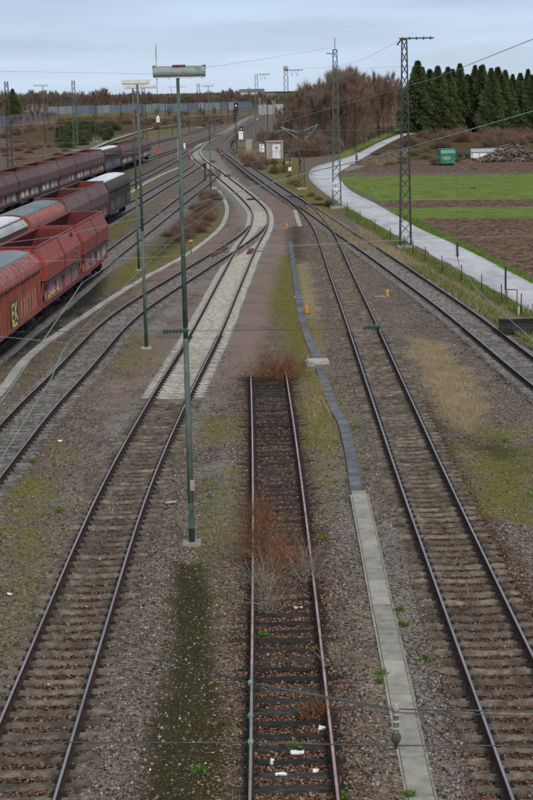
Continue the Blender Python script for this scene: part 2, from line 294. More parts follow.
# ------------------------------------------------------------------ ground sheet
POLY = {   # regions in photo pixels on the level ground, (polygon, feather metres, weight)
 'pink': [([(205,398),(232,340),(246,290),(262,250),(273,228),(268,208),(255,190),(246,178),(300,213),(296,232),(286,226),(284,260),(276,300),(262,345),(243,368),(222,405)],.35,1),
          ([(106,392),(150,330),(190,296),(215,262),(232,262),(205,312),(162,368),(138,400),(112,440),(92,440)],.4,.8),
          ([(196,245),(226,226),(236,196),(246,215),(248,224),(215,250),(150,290),(120,300)],.4,.85),
          ([(150,228),(205,190),(214,178),(222,184),(200,205),(160,230)],.6,.9),
          ([(150,205),(200,175),(214,160),(216,140),(230,150),(235,170),(250,186),(235,185),(205,196),(150,232)],1.,.5)],
 'light': [([(205,450),(246,430),(246,520),(222,545),(205,520)],.4,.75),([(300,440),(350,450),(365,530),(340,570),(320,500)],.35,.6),([(368,500),(398,520),(440,650),(480,800),(446,800),(400,640)],.25,.7),([(0,505),(60,480),(110,420),(130,440),(60,560),(10,600)],.5,.45),([(110,600),(140,600),(120,720),(100,800),(70,800)],.3,.45),([(100,440),(142,392),(190,318),(222,262),(242,228),(236,205),(205,172),(196,150),(215,150),(236,178),(262,200),(276,222),(266,250),(244,300),(226,350),(205,400),(190,440)],.3,1),
           ([(0,480),(60,350),(140,290),(220,240),(230,250),(150,320),(70,400),(40,480)],.3,.25),
           ([(120,345),(210,262),(235,232),(240,242),(222,272),(170,330)],.3,.6),
           ([(108,262),(150,228),(205,186),(222,178),(215,190),(150,244),(110,285)],.3,.6),
           ([(0,330),(112,285),(112,262),(40,300)],.3,.1)],
 'moss': [([(0,470),(60,470),(50,560),(30,640),(0,660)],.5,.72),([(40,440),(80,440),(60,500),(20,540),(30,480)],.5,.6),([(0,380),(50,340),(70,345),(30,400),(0,440)],.5,.5),
          ([(196,415),(240,415),(240,445),(200,445)],.4,.7),([(200,480),(244,460),(244,545),(195,575)],.5,.7),([(195,545),(230,560),(228,640),(235,720),(250,800),(140,800),(165,700),(170,640)],.4,.5),
          ([(268,300),(282,255),(296,250),(300,300),(318,330),(312,352),(336,400),(346,440),(300,450),(306,400),(290,350)],.35,1.0),([(300,440),(345,440),(352,480),(330,520),(312,490)],.3,.55),
          ([(470,440),(533,440),(533,520),(490,510)],.5,1.15),([(440,400),(533,425),(533,480),(470,470)],.5,.55),
          ([(110,270),(150,250),(190,215),(215,205),(222,222),(190,250),(140,275),(105,290)],.5,.9),([(105,200),(140,180),(150,196),(112,240)],.5,.9),([(130,330),(160,335),(155,380),(105,370)],.5,.55),
          ([(425,268),(500,312),(533,330),(533,345),(505,330),(430,280),(400,264)],.4,.6),([(345,206),(417,251),(495,292),(533,311),(533,322),(495,303),(417,260),(345,214)],.3,.9),
          ([(268,152),(300,160),(315,190),(335,205),(335,222),(300,200),(262,168)],.8,1),([(140,125),(215,112),(215,122),(150,136)],4,.8),([(30,172),(70,160),(110,148),(150,136),(145,130),(80,150),(20,168)],1.5,.7),
          ([(372,480),(384,480),(392,560),(420,640),(410,640),(380,560)],.2,.35)],
 'dry': [([(408,335),(436,338),(470,375),(490,410),(475,428),(450,420),(425,380)],.35,1),([(292,255),(308,262),(318,300),(322,340),(330,420),(318,420),(300,330)],.25,.8),
         ([(300,380),(330,380),(340,440),(310,440)],.3,.5),([(358,226),(420,263),(500,308),(533,328),(533,344),(500,328),(425,280),(365,243)],.35,.8),([(305,205),(345,225),(380,250),(360,250),(320,222)],.5,.6),
         ([(0,150),(20,175),(70,160),(70,130),(0,130)],4,.5),([(352,600),(365,600),(400,800),(372,800)],.15,.5)],
 'soil': [([(172,560),(206,560),(215,600),(214,650),(226,700),(232,760),(228,810),(134,810),(140,740),(158,690),(168,640)],.16,.95),([(180,575),(206,570),(212,640),(170,645)],.2,1.15),
          ([(0,545),(25,560),(20,600),(0,620)],.5,.4),([(285,225),(305,225),(306,262),(290,262)],.3,.6),([(150,250),(190,210),(205,190),(215,200),(215,215),(190,238),(150,262)],.6,.8),
          ([(430,425),(533,440),(533,470),(470,450)],.5,.6),([(225,350),(200,400),(205,425),(240,420)],.5,.3)],
 'red': [([(148,396),(190,330),(226,282),(244,286),(222,340),(200,396)],.2,.35),([(60,600),(160,400),(190,400),(120,640),(60,800),(-60,800),(0,700)],.25,.75),([(395,400),(430,400),(560,640),(560,800),(470,800),(425,640)],.25,.9),
         ([(236,372),(296,372),(315,480),(330,620),(360,800),(225,800),(236,600)],.35,.8),([(0,430),(70,360),(90,380),(40,470),(0,500)],.3,.6),([(325,300),(372,300),(412,400),(360,400)],.3,.6)],
 'darkb': [([(380,250),(533,345),(533,410),(470,350),(380,272),(300,215),(250,182),(215,150),(235,130),(240,136),(232,148),(262,172),(310,202)],.3,.8),
           ([(0,300),(60,290),(115,262),(110,292),(60,330),(0,372)],.4,.8),([(222,372),(244,372),(240,420),(225,440)],.3,.4)],
 'plough': [([(414,217),(560,205),(560,300),(533,276),(470,244)],.5,1),([(390,199),(560,197),(560,205),(400,207),(382,204)],.5,1),([(400,160),(560,150),(560,172),(340,172),(372,158)],2,.75),
            ([(0,142),(55,142),(62,158),(0,172)],3,1),([(125,125),(150,122),(150,128),(125,134)],4,.9)],
 'field': [([(340,176),(560,172),(560,197),(400,199),(378,199),(356,188),(343,182)],.5,1),([(385,206),(560,205),(560,216),(414,217),(395,212)],.4,1),
           ([(395,212),(414,217),(470,244),(533,276),(533,284),(466,248),(420,228)],.3,1),([(340,158),(398,131),(420,124),(400,126),(350,148),(336,155)],1,1)],
 'scrub': [([(262,150),(290,130),(420,124),(560,130),(560,158),(400,160),(355,152),(300,158)],3,.8),([(0,126),(150,118),(240,114),(240,122),(150,130),(60,142),(0,142)],6,.9)],
}
def sdist(px, py, poly):
    x = np.array([p[0] for p in poly]); y = np.array([p[1] for p in poly]); n = len(x)
    d = np.full(px.shape, 1e9); ins = np.zeros(px.shape, bool)
    for i in range(n):
        j = (i+1)%n; ex, ey = x[j]-x[i], y[j]-y[i]; wx, wy = px-x[i], py-y[i]
        t = np.clip((wx*ex+wy*ey)/(ex*ex+ey*ey+1e-12), 0, 1); d = np.minimum(d, (wx-t*ex)**2+(wy-t*ey)**2)
        c = ((y[i] > py) != (y[j] > py)) & (px < (ex)*(py-y[i])/(ey if abs(ey) > 1e-9 else 1e-9)+x[i]); ins ^= c
    return np.where(ins, 1, -1)*np.sqrt(d)
def region(name, X, Y):
    w = np.zeros(X.shape)
    for poly, fe, wt in POLY[name]:
        q = [G(*p) for p in poly]; s = sdist(X, Y, q); w = np.maximum(w, wt*np.clip(.5+s/(2*fe*(1 if fe > 1 or name in ('field','plough') else 2.4)), 0, 1))
    return w
def make_ground():
    ys = np.concatenate([-30+np.arange(0,38,2.), 10*np.exp(np.arange(0, 1, 1/780.)*math.log(900)), [9500, 14000]])
    nc = 360; s = np.linspace(-1,1,nc+1); base = s*(.10+.90*np.abs(s)**2.2)
    Y = np.repeat(ys[:,None], nc+1, 1); Wd = 28+np.maximum(ys,0)*.95; X = base[None,:]*Wd[:,None]
    Z = hgt(X, np.clip(Y, 20, 1e5)); Z[Y > 500] = -.16
    nr_ = len(ys); idx = np.arange(nr_*(nc+1)).reshape(nr_, nc+1)
    faces = np.stack([idx[:-1,:-1], idx[:-1,1:], idx[1:,1:], idx[1:,:-1]], -1).reshape(-1,4)
    me = npmesh('ground', np.stack([X,Y,Z],-1).reshape(-1,3), faces, GROUND_MAT, nside=4)
    st_ = np.zeros(X.shape)  # weight of the dark strip along each rail, a painted rail shadow
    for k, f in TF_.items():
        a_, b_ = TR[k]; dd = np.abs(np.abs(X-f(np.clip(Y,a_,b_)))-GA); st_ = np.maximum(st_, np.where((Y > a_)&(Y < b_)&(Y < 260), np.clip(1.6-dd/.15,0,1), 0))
    a = me.attributes.new('railshade','FLOAT','POINT'); a.data.foreach_set('value', st_.ravel().astype(np.float32))
    for k in POLY:
        a = me.attributes.new(k, 'FLOAT', 'POINT'); a.data.foreach_set('value', region(k, X, Y).ravel().astype(np.float32))
    me.polygons.foreach_set('use_smooth', [True]*len(me.polygons))
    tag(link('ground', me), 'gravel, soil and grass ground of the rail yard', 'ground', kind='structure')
def ground_mat():
    m, t, b = nodemat('yard_ground'); g = N(t,'ShaderNodeNewGeometry'); p = g.outputs['Position']
    def att(n):
        a = N(t,'ShaderNodeAttribute'); a.attribute_name = n; return a.outputs['Fac']
    vo = N(t,'ShaderNodeTexVoronoi'); vo.inputs['Scale'].default_value = 17; vo.inputs['Randomness'].default_value = 1; t.links.new(p, vo.inputs['Vector'])
    sp = N(t,'ShaderNodeSeparateColor'); t.links.new(vo.outputs['Color'], sp.inputs[0]); cell = sp.outputs[0]
    vo2 = N(t,'ShaderNodeTexVoronoi'); vo2.inputs['Scale'].default_value = 42; t.links.new(p, vo2.inputs['Vector'])
    sp2 = N(t,'ShaderNodeSeparateColor'); t.links.new(vo2.outputs['Color'], sp2.inputs[0]); cell2 = sp2.outputs[1]
    nb = noise(t, p, .35, 6, .65); nm = noise(t, p, 1.6, 6, .7); nf = noise(t, p, 9, 6, .75); nff = noise(t, p, 34, 3, .7)
    edge = math_(t,'MULTIPLY', math_(t,'SUBTRACT', math_(t,'ADD', math_(t,'ADD', math_(t,'MULTIPLY', nb, .35), math_(t,'MULTIPLY', nm, .35)), math_(t,'MULTIPLY', nf, .3)), .5), 4.2)
    def mask(n, sharp=3.5, k=1.):
        w = math_(t,'ADD', att(n), math_(t,'MULTIPLY', edge, k*.75)); z = att(n)
        r = math_(t,'MULTIPLY', math_(t,'SUBTRACT', w, .5), sharp); r = math_(t,'ADD', r, .5, True)
        zz = math_(t,'MULTIPLY', z, 5., True); return math_(t,'MULTIPLY', r, zz)
    stones = ramp(t, cell, [(.026,.022,.018),(.095,.082,.068),(.20,.178,.15),(.15,.108,.08),(.34,.315,.27)], [0,.3,.6,.8,1])
    tone = ramp(t, nb, [(.78,.74,.72),(1.12,1.1,1.08)], [.3,.7]); c = mixc(t, 1., stones, tone, 'MULTIPLY')
    c = mixc(t, ramp(t, nm, [(0,0,0),(1,1,1)], [.52,.75]), c, ramp(t, cell2, [(.055,.045,.035),(.135,.105,.08)]))
    dk = ramp(t, cell, [(.008,.008,.0075),(.026,.024,.022),(.062,.057,.053)]); c = mixc(t, mask('darkb'), c, dk)
    pk = ramp(t, nff, [(.135,.10,.082),(.205,.155,.13),(.28,.225,.19)], [.3,.5,.7]); pk = mixc(t, 1., pk, tone, 'MULTIPLY'); c = mixc(t, mask('pink'), c, pk)
    lt = ramp(t, cell, [(.09,.085,.076),(.19,.18,.162),(.30,.285,.258)]); c = mixc(t, mask('light',3), c, lt)
    rd = ramp(t, cell, [(.012,.008,.006),(.045,.024,.016),(.10,.055,.036),(.15,.105,.08)]); c = mixc(t, mask('red',2.2), c, rd)
    dr = ramp(t, nff, [(.16,.125,.07),(.27,.215,.13),(.38,.31,.20)], [.3,.5,.7]); c = mixc(t, mask('dry',2.2,1.2), c, dr)
    ms = ramp(t, nf, [(.05,.05,.022),(.095,.088,.035),(.23,.20,.045),(.15,.12,.065)], [.32,.47,.6,.75]); c = mixc(t, mask('moss',2.0,1.25), c, ms)
    so = ramp(t, nf, [(.020,.017,.011),(.045,.038,.022),(.075,.068,.038)], [.3,.5,.75]); c = mixc(t, mask('soil',2.0,.8), c, so)
    pl = noise(t, p, 2.3, 6, .75); plc = ramp(t, pl, [(.035,.022,.014),(.115,.073,.05),(.25,.18,.13)], [.38,.5,.62]); c = mixc(t, mask('plough',4.5,1.15), c, plc)
    sc_ = ramp(t, nm, [(.04,.03,.018),(.09,.06,.035),(.10,.10,.04)], [.3,.5,.75]); c = mixc(t, mask('scrub',3,.5), c, sc_)
    fd = noise(t, p, .55, 6, .75, (.7,1,1)); fdc = ramp(t, fd, [(.065,.08,.026),(.115,.162,.036),(.16,.205,.05),(.20,.21,.085)], [.33,.46,.6,.72]); c = mixc(t, mask('field',4.5,1.15), c, fdc)
    c = mixc(t, math_(t,'MULTIPLY', att('railshade'), math_(t,'ADD', .45, math_(t,'MULTIPLY', nm, .6)), True), c, ramp(t, cell, [(.010,.007,.006),(.035,.02,.014),(.06,.038,.027)]))  # shadow beside the rails painted into the ballast colour, in rusty brown
    # far country beyond the yard
    s2 = N(t,'ShaderNodeSeparateXYZ'); t.links.new(p, s2.inputs[0]); far = N(t,'ShaderNodeMapRange'); far.inputs[1].default_value = 900; far.inputs[2].default_value = 1300; t.links.new(s2.outputs[1], far.inputs[0])
    ax = math_(t,'ABSOLUTE', s2.outputs[0]); lim = math_(t,'ADD', math_(t,'MULTIPLY', s2.outputs[1], .25), 22.); side = math_(t,'MULTIPLY', math_(t,'SUBTRACT', ax, lim), .06, True)
    out = math_(t,'MAXIMUM', far.outputs[0], side)
    nfar = noise(t, p, .02, 5, .6); c = mixc(t, out, c, ramp(t, nfar, [(.05,.045,.025),(.08,.09,.035),(.09,.06,.04)], [.35,.5,.65]))
    t.links.new(c, b.inputs['Base Color']); b.inputs['Roughness'].default_value = .95; b.inputs['Specular IOR Level'].default_value = .02
    hh = math_(t,'ADD', math_(t,'MULTIPLY', vo.outputs['Distance'], -1.), math_(t,'MULTIPLY', nf, .6)); bump(t, b, hh, .9, .05); return m
GA = .752
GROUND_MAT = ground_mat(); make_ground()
# ------------------------------------------------------------------ road and path sheets
def interp(pts, n=8):
    out = []; P_ = [pts[0]]+list(pts)+[pts[-1]]
    for i in range(1, len(P_)-2):
        p0,p1,p2,p3 = [np.array(P_[i+k], float) for k in (-1,0,1,2)]
        for k in range(n):
            t = k/n; out.append(tuple(.5*((2*p1)+(-p0+p2)*t+(2*p0-5*p1+4*p2-p3)*t*t+(-p0+3*p1-3*p2+p3)*t**3)))
    out.append(tuple(pts[-1])); return out
def ribbon(name, L, R, m, z=.0, skirt=.12, n=8):
    L = interp(L, n); R = interp(R, n); b = MB(); k = len(L)
    vs = [];
    for a, c in zip(L, R):
        h = z-.15
        for s_ in (0,.33,.67,1): vs.append((a[0]+(c[0]-a[0])*s_, a[1]+(c[1]-a[1])*s_, h+.03*(1-abs(2*s_-1))))
        vs.append((c[0],c[1],h-skirt)); vs.append((a[0],a[1],h-skirt))
    fs = [];
    for i in range(k-1):
        o = i*6; q = o+6
        for j in range(3): fs.append((o+j,o+j+1,q+j+1,q+j))
        fs.append((o+3,o+4,q+4,q+3)); fs.append((o+5,o,q,q+5))
    b.add(vs, fs); return b.build(name, m, smooth=True)
rn = [(545,316),(533,309),(495,290.6),(417,250),(370,221.5),(338,201),(320,188.5),(309.5,177.5),(309.5,170.5),(316,165.5),(330,161.5),(355,153.5),(378,142),(398.5,134),(412,131.5),(424,130)]
rf = [(545,288),(533,282),(466,248),(420,227.5),(398.5,215.5),(377.5,203.5),(352,190.5),(342,181),(338,174),(342,169.5),(348,166),(364,156.5),(382,146),(401,136.5),(412,133.5),(424,131.6)]
rd = ribbon('road', [G(*p) for p in rn], [G(*p) for p in rf], mt['asphalt'], .05); tag(rd, 'pale asphalt farm road curving beside the tracks', 'road', kind='structure')
pt = ribbon('path', [G(*p) for p in [(345,171),(372,163),(392,156),(410,151)]], [G(*p) for p in [(344,167),(368,158.5),(390,152),(408,148)]],
            M_noise('earth_track', [(.13,.11,.09),(.22,.19,.16)], 1.5, .95, bs=.4, det=7), .03); tag(pt, 'earthen side track leaving the road', 'path', kind='structure')
# ------------------------------------------------------------------ railway tracks
GA = .752
def rail_prof(s):   # head, web, foot
    return [(-.07,0),(.07,0),(.07,.02),(.015,.04),(.012,.115),(.036,.125),(.036,.16),(.024,.168),(-.024,.168),(-.036,.16),(-.036,.125),(-.012,.115),(-.015,.04),(-.07,.02)]
def rail_mesh(f, y0, y1, off, z, step):
    ys = np.arange(y0, y1+step*.5, step); xs = f(ys); dx = np.gradient(xs, ys); b = MB(); pr = rail_prof(0); n = len(pr); secs = []
    for x, y, d in zip(xs, ys, dx):
        l = math.hypot(1,d); nx, ny = 1/l, -d/l
        secs.append([(x+nx*(off+a), y+ny*(off+a), z+c) for a, c in pr])
    vs = [p for s_ in secs for p in s_]
    for i in range(n):
        j = (i+1)%n; top = i in (7,); b_m = 1 if top else 0
        fs = [(k*n+i,k*n+j,(k+1)*n+j,(k+1)*n+i) for k in range(len(secs)-1)]
        b.f.extend(fs); b.m.extend([b_m]*len(fs))
    b.v = vs; b.f.append(tuple(range(n-1,-1,-1))); b.m.append(0); b.f.append(tuple(range((len(secs)-1)*n,len(secs)*n))); b.m.append(0); return b
def sleeper_mb(kind, L=1.3, seed=0, nar=1.):
    """local x across the track; concrete sleepers dip in the middle"""
    b = MB(); r = random.Random(seed)
    if kind == 'wood':
        secs = []
        for x in np.linspace(-L,L,9):
            j = lambda: r.uniform(-.012,.012)
            secs.append([(x,-.13+j(),-.14),(x,.13+j(),-.14),(x,.118+j(),-.015+j()),(x,.088+j(),.012+j()),(x,-.088+j(),.010+j()),(x,-.118+j(),-.015+j())])
        b.loft(secs)
    else:
        secs = []
        for x in (-L,-L+.05,-1.05,-.85,-.6,-.4,-.15,0,.15,.4,.6,.85,1.05,L-.05,L):
            a = abs(x); dip = -.055*(1-min(1,a/.62)**2) if a < .62 else 0.
            if a > 1.0: dip = -.03*(a-1.0)/.3
            zt = .03+dip; w = (.10 if a > .55 else .08)*nar; e_ = .04 if a >= L else 0
            secs.append([(x,-.15,-.14),(x,.15,-.14),(x,w+.02-e_,zt-.02-e_),(x,w-.005-e_,zt-e_),(x,-w+.005+e_,zt-e_),(x,-w-.02+e_,zt-.02-e_)])
        b.loft(secs)
    zt = .034 if kind != 'wood' else .014
    for s_ in (-1,1):
        x = s_*GA; b.box(x-.17,x+.17,-.07,.07,zt-.02,zt+.008,1)
        for q in (-1,1):
            b.box(x+q*.075,x+q*.15,-.05,.05,zt+.008,zt+.035,1); b.bar((x+q*.115,0,zt+.03),(x+q*.115,0,zt+.075),.018,6,mi=1)
    return b
def make_track(key, label, skind, smat, topmat, y1=None, indiv=True, far_from=None, far_mat=None, zo=0., group=None, nsleep=None):
    f = TF_[key]; y0, ye = TR[key]; ye = y1 or ye
    t = thing('railway_track', label, 'railway track', (float(f(y0)), y0, zo), 0, group)
    ox, oy = float(f(y0)), y0
    for s_ in (-1,1):
        mb = rail_mesh(f, y0, ye, s_*GA, .035 if skind != 'wood' else .016, 1.0 if ye > 150 else .5)
        mb.v = [(a-ox,b-oy,c) for a,b,c in mb.v]; mb.build('rail', [mt['rail_side'], topmat], t, smooth=False)
    nar = .72 if key in 'CH' else .8 if key in 'BG' else 1.
    prot = [sleeper_mb(skind, 1.3, k, nar).mesh('sleeper', [smat, mt['iron']]) for k in range(4 if skind == 'wood' else 1)]
    y = y0+.3; rest = MB(); rest2 = MB(); k = 0; lim = 96 if indiv else 0; ys0 = 25.5
    sp = .62 if skind == 'wood' else .6
    while y < ye-.1:
        x = float(f(y)); d = float(f(y+.1)-f(y-.1))/.2; rz = -math.atan(d)+random.uniform(-.012,.012)*(2 if skind=='wood' else .6)
        use2 = far_from is not None and y > far_from
        if indiv and k < lim and y > ys0:
            m_ = prot[random.randrange(len(prot))]
            if use2:
                if 'far' not in dir(): pass
            o = link('sleeper', FARM(skind, far_mat) if use2 else m_, t, (x-ox, y-oy, random.uniform(-.006,.006)-(random.uniform(.0,.055) if skind=='wood' else 0)))
            o.rotation_euler = (random.uniform(-.01,.01) if skind != 'wood' else random.uniform(-.04,.04), random.uniform(-.004,.004), rz); k += 1
        else:
            r_ = rest2 if use2 else rest; c, s_ = math.cos(rz), math.sin(rz)
            h = .15 if skind != 'wood' else .13
            if y < 170:
                src = SLM(skind, nar)
                r_.add([(x-ox+a*c-b_*s_, y-oy+a*s_+b_*c, z_) for a,b_,z_ in src.v], src.f)
            else:
                pts = [(-1.3,-.12),(1.3,-.12),(1.3,.12),(-1.3,.12)]
                vs = [(x-ox+a*c-b_*s_, y-oy+a*s_+b_*c, z_) for z_ in (-.1,.02) for a,b_ in pts]
                r_.add(vs, [(4,5,6,7),(0,1,5,4),(1,2,6,5),(2,3,7,6),(3,0,4,7)])
        y += sp*random.uniform(.985,1.015)
    if rest.v: tag(rest.build('sleepers', smat, t), kind='stuff')
    if rest2.v: tag(rest2.build('far_sleepers', far_mat, t), kind='stuff')
    return t
_c = {}
def FARM(k, m):
    if ('f',k) not in _c: _c[('f',k)] = sleeper_mb(k).mesh('sleeper', [m, mt['iron']])
    return _c[('f',k)]
def SLM(k, nar=1.):
    if ('s',k,nar) not in _c: _c[('s',k,nar)] = sleeper_mb(k, nar=nar)
    return _c[('s',k,nar)]
make_track('A','abandoned weed-grown siding with rusty rails on black wooden sleepers, centre foreground','wood',mt['wood'],mt['rust_top'])
make_track('B','long main track left of the siding, brown sleepers turning pale and curving away','conc',mt['conc_dirty'],mt['steel_top'],far_from=66,far_mat=mt['conc_light'],zo=.0)
make_track('C','branch track with dark sleepers at the left edge, joining the main track at a switch','conc',mt['conc_grey'],mt['steel_top'],zo=.004)
make_track('G','straight track at the right with reddish ballast and shiny rails','conc',mt['conc_dirty'],mt['steel_top'],zo=.003)
make_track('H','dark diagonal track beside the farm road, bending sharply left in the distance','conc',mt['conc_grey'],mt['steel_top'],zo=0.)
make_track('D','track under the front row of red wagons','conc',mt['conc_grey'],mt['steel_top'],indiv=False,zo=.003)
make_track('E','track under the middle row of wagons','conc',mt['conc_grey'],mt['steel_top'],indiv=False,zo=.005)
make_track('F','empty track between the middle and the far row of wagons','conc',mt['conc_grey'],mt['steel_top'],indiv=False,zo=.002)
make_track('T','track under the far row of brown hopper wagons','conc',mt['conc_grey'],mt['steel_top'],indiv=False,zo=.004)
make_track('Q','outermost left track beyond the end of the wagon rows','conc',mt['conc_grey'],mt['steel_top'],indiv=False,zo=.006)
# ------------------------------------------------------------------ cable ducts (rows of lids)
def duct(name, pxl, w, m, label, zl=.06, lid=1.0, gap=.012, cat='cable duct', world=False, kerbm=None, maxlid=96):
    pts = [p if world else G(*p) for p in pxl]; pts = interp(pts, 10)
    seg = [0]
    for a, b in zip(pts, pts[1:]): seg.append(seg[-1]+math.dist(a,b))
    tot = seg[-1]
    def at(s):
        s = min(max(s,0),tot-1e-6); i = int(np.searchsorted(seg, s, side='right'))-1; i = min(i, len(pts)-2); u = (s-seg[i])/max(1e-9,seg[i+1]-seg[i])
        return (pts[i][0]+(pts[i+1][0]-pts[i][0])*u, pts[i][1]+(pts[i+1][1]-pts[i][1])*u)
    t = thing(name, label, cat, (pts[0][0],pts[0][1],0)); s = 0; k = 0; ox, oy = pts[0]; rest = MB()
    if kerbm:
        for q in (-1,1):
            b = MB(); secs = []
            for i in range(int(tot/.5)+1):
                p = at(i*.5); p2 = at(i*.5+.1); d = Vector((p2[0]-p[0],p2[1]-p[1])); d = d.normalized() if d.length > 1e-6 else Vector((0,1))
                nx, ny = d.y, -d.x; h = H1(*p)+zl-.012
                secs.append([(p[0]+nx*a-ox, p[1]+ny*a-oy, h+c) for a, c in ((q*(w/2+.012),-.12),(q*(w/2+.06),-.12),(q*(w/2+.06),0),(q*(w/2+.012),0))])
            b.loft(secs).build('side_wall', kerbm, t)
    while s < tot-.05:
        L = min(lid, tot-s); a = at(s+gap); c = at(s+L-gap); d = Vector((c[0]-a[0],c[1]-a[1])); l = d.length
        if l > .02:
            d.normalize(); nx, ny = d.y, -d.x; h = H1((a[0]+c[0])/2,(a[1]+c[1])/2)+zl+random.uniform(-.006,.006); tl = random.uniform(-.006,.006)
            vs = []
            for (pp, sg) in ((a,0),(c,1)):
                for q in (-1,1):
                    for z in (-.08, q*tl): vs.append((pp[0]+nx*q*w/2-ox, pp[1]+ny*q*w/2-oy, h+z))
            fs = [(0,1,3,2),(4,6,7,5),(0,4,5,1),(2,3,7,6),(0,2,6,4),(1,5,7,3)]
            if k < maxlid:
                MB().add(vs,fs).build('lid', m, t); k += 1
            else: rest.add(vs, fs)
        s += lid
    if rest.v: tag(rest.build('further_lids', m, t), kind='stuff')
    return t
duct('cable_trough',[(432.5,850),(422,800),(358.5,491)],.44,mt['slab'],'wide pale concrete cable trough with flat lids beside the abandoned siding',.08,1.0,.008,kerbm=mt['slab'])
duct('cable_duct',[(356,489),(351,455),(345.5,432),(342,421),(335,408),(326,385),(318,360),(309,338),(302,316),(298,294),(293,262),(290,240)],.36,mt['slab_grey'],'narrow blue-grey cable duct winding on from the pale trough',.05,.55,.006,maxlid=90)
duct('cable_duct',[(-40,428),(0,390),(28,356),(70,324),(113,295),(150,273),(180,257),(205,240),(222,224),(227,210),(225,200),(219,190)],.42,mt['slab_pale'],'pale cable duct curving between the branch track and the red wagons',.05,1.0,.008)
duct('cable_duct',[(131,192),(150,180.5),(178,167)],.5,mt['slab_pale'],'short straight pale cable duct past the end of the middle wagon row',.06,1.0,.01)
duct('cable_duct',[(300,226),(296,214),(293,205)],.4,mt['slab_pale'],'short pale duct stub beside the point where the right tracks part',.05,1.0,.01)
duct('retaining_wall',[(20,176),(50,168),(68,160.5),(90,151),(110,142),(125,137),(140,132),(158,128),(185,124.5)],.9,mt['slab_pale'],'low pale concrete wall running behind the far wagons',.5,4.0,.02,cat='wall')
def manhole(px, py, w, l, label, m='slab_pale', n=2):
    x, y = G(px,py); h = H1(x,y); t = thing('inspection_cover', label, 'cover slab', (x,y,h), random.uniform(-.05,.05))
    for i in range(n):
        MB().box(-w/2, w/2, -l/2+i*l/n+.01, -l/2+(i+1)*l/n-.01, -.05, .13).build('lid', mt[m], t)
    MB().box(-w/2-.08,w/2+.08,-l/2-.08,l/2+.08,-.1,.06).build('frame', mt['slab'], t)
manhole(318,360,.95,1.3,'pale square inspection cover where the grey duct passes')
manhole(299.5,295,.5,.6,'small grey inspection cover further up the grey duct','slab_grey',1)
manhole(30,322,1.0,2.2,'pale slab in the gravel next to the front red wagons','slab_pale',1)
# small plates inside the turnouts
def pointbox(px, py, w, l, h, label, m='rusty', rz=0.):
    x, y = G(px,py); t = thing('point_machine', label, 'point machine', (x,y,0), rz)
    MB().box(-w/2,w/2,-l/2,l/2,.0,h).build('housing', mt[m], t)
    MB().box(-w/2+.05,w/2-.05,-l/2+.05,l/2-.05,h,h+.05).build('cover', mt[m], t)
    MB().bar((w/2,0,h*.5),(w/2+.7,0,h*.5),.03).build('rod', mt['iron'], t)
pointbox(218,252.5,.5,6.5,.08,'long rust-red plate between the rails of the branch switch',rz=-.15)
pointbox(250.5,252,.45,3.6,.1,'short rust-red plate between the rails of the main track near the switch',rz=-.04)
pointbox(227.5,176.5,.8,2.6,.22,'dark point machine beside the main track at the second switch',rz=.1)
pointbox(209.5,176,.8,2.6,.22,'dark point machine where the wagon track joins',rz=-.2)
pointbox(212.5,162,.8,2.4,.22,'dark point machine at the farthest switch',rz=.1)
pointbox(251,200,.9,.9,.14,'small black box between the rails on the curve',"iron")
pointbox(296,197,1.6,.6,.1,'black box beside the dark track at the right-hand switch','iron',-.3)
pointbox(316,205,2.4,.5,.12,'black switch rod box at the outer side of the right-hand switch','iron',0)
# ------------------------------------------------------------------ freight wagons
def bogie(t, y, m):
    b = MB()
    for s_ in (-1,1):
        b.box(s_*1.0-.06, s_*1.0+.06, y-1.25, y+1.25, .42, .68); b.box(s_*1.0-.09, s_*1.0+.09, y-.4, y+.4, .3, .8)
    b.box(-1.0,1.0,y-.15,y+.15,.5,.8); bo = b.build('bogie', m, t)
    for dy in (-.9,.9):
        w = MB()
        for s_ in (-1,1):
            w.bar((s_*.68,y+dy,.62),(s_*.82,y+dy,.62),.46,20); w.bar((s_*.82,y+dy,.62),(s_*.98,y+dy,.62),.12,8)
        w.bar((-.7,y+dy,.62),(.7,y+dy,.62),.07,8); w.build('wheelset', mt['iron'], bo)
def buffers(t, L):
    for e in (-1,1):
        for s_ in (-1,1):
            b = MB(); y = e*L/2; b.bar((s_*.88,y-.0*e,1.06),(s_*.88,y+e*.45,1.06),.09,10); b.bar((s_*.88,y+e*.45,1.06),(s_*.88,y+e*.5,1.06),.23,14); b.build('buffer', mt['iron'], t)
        MB().box(-.08,.08,min(e*L/2,e*(L/2+.35)),max(e*L/2,e*(L/2+.35)),.92,1.04).build('coupling', mt['iron'], t)
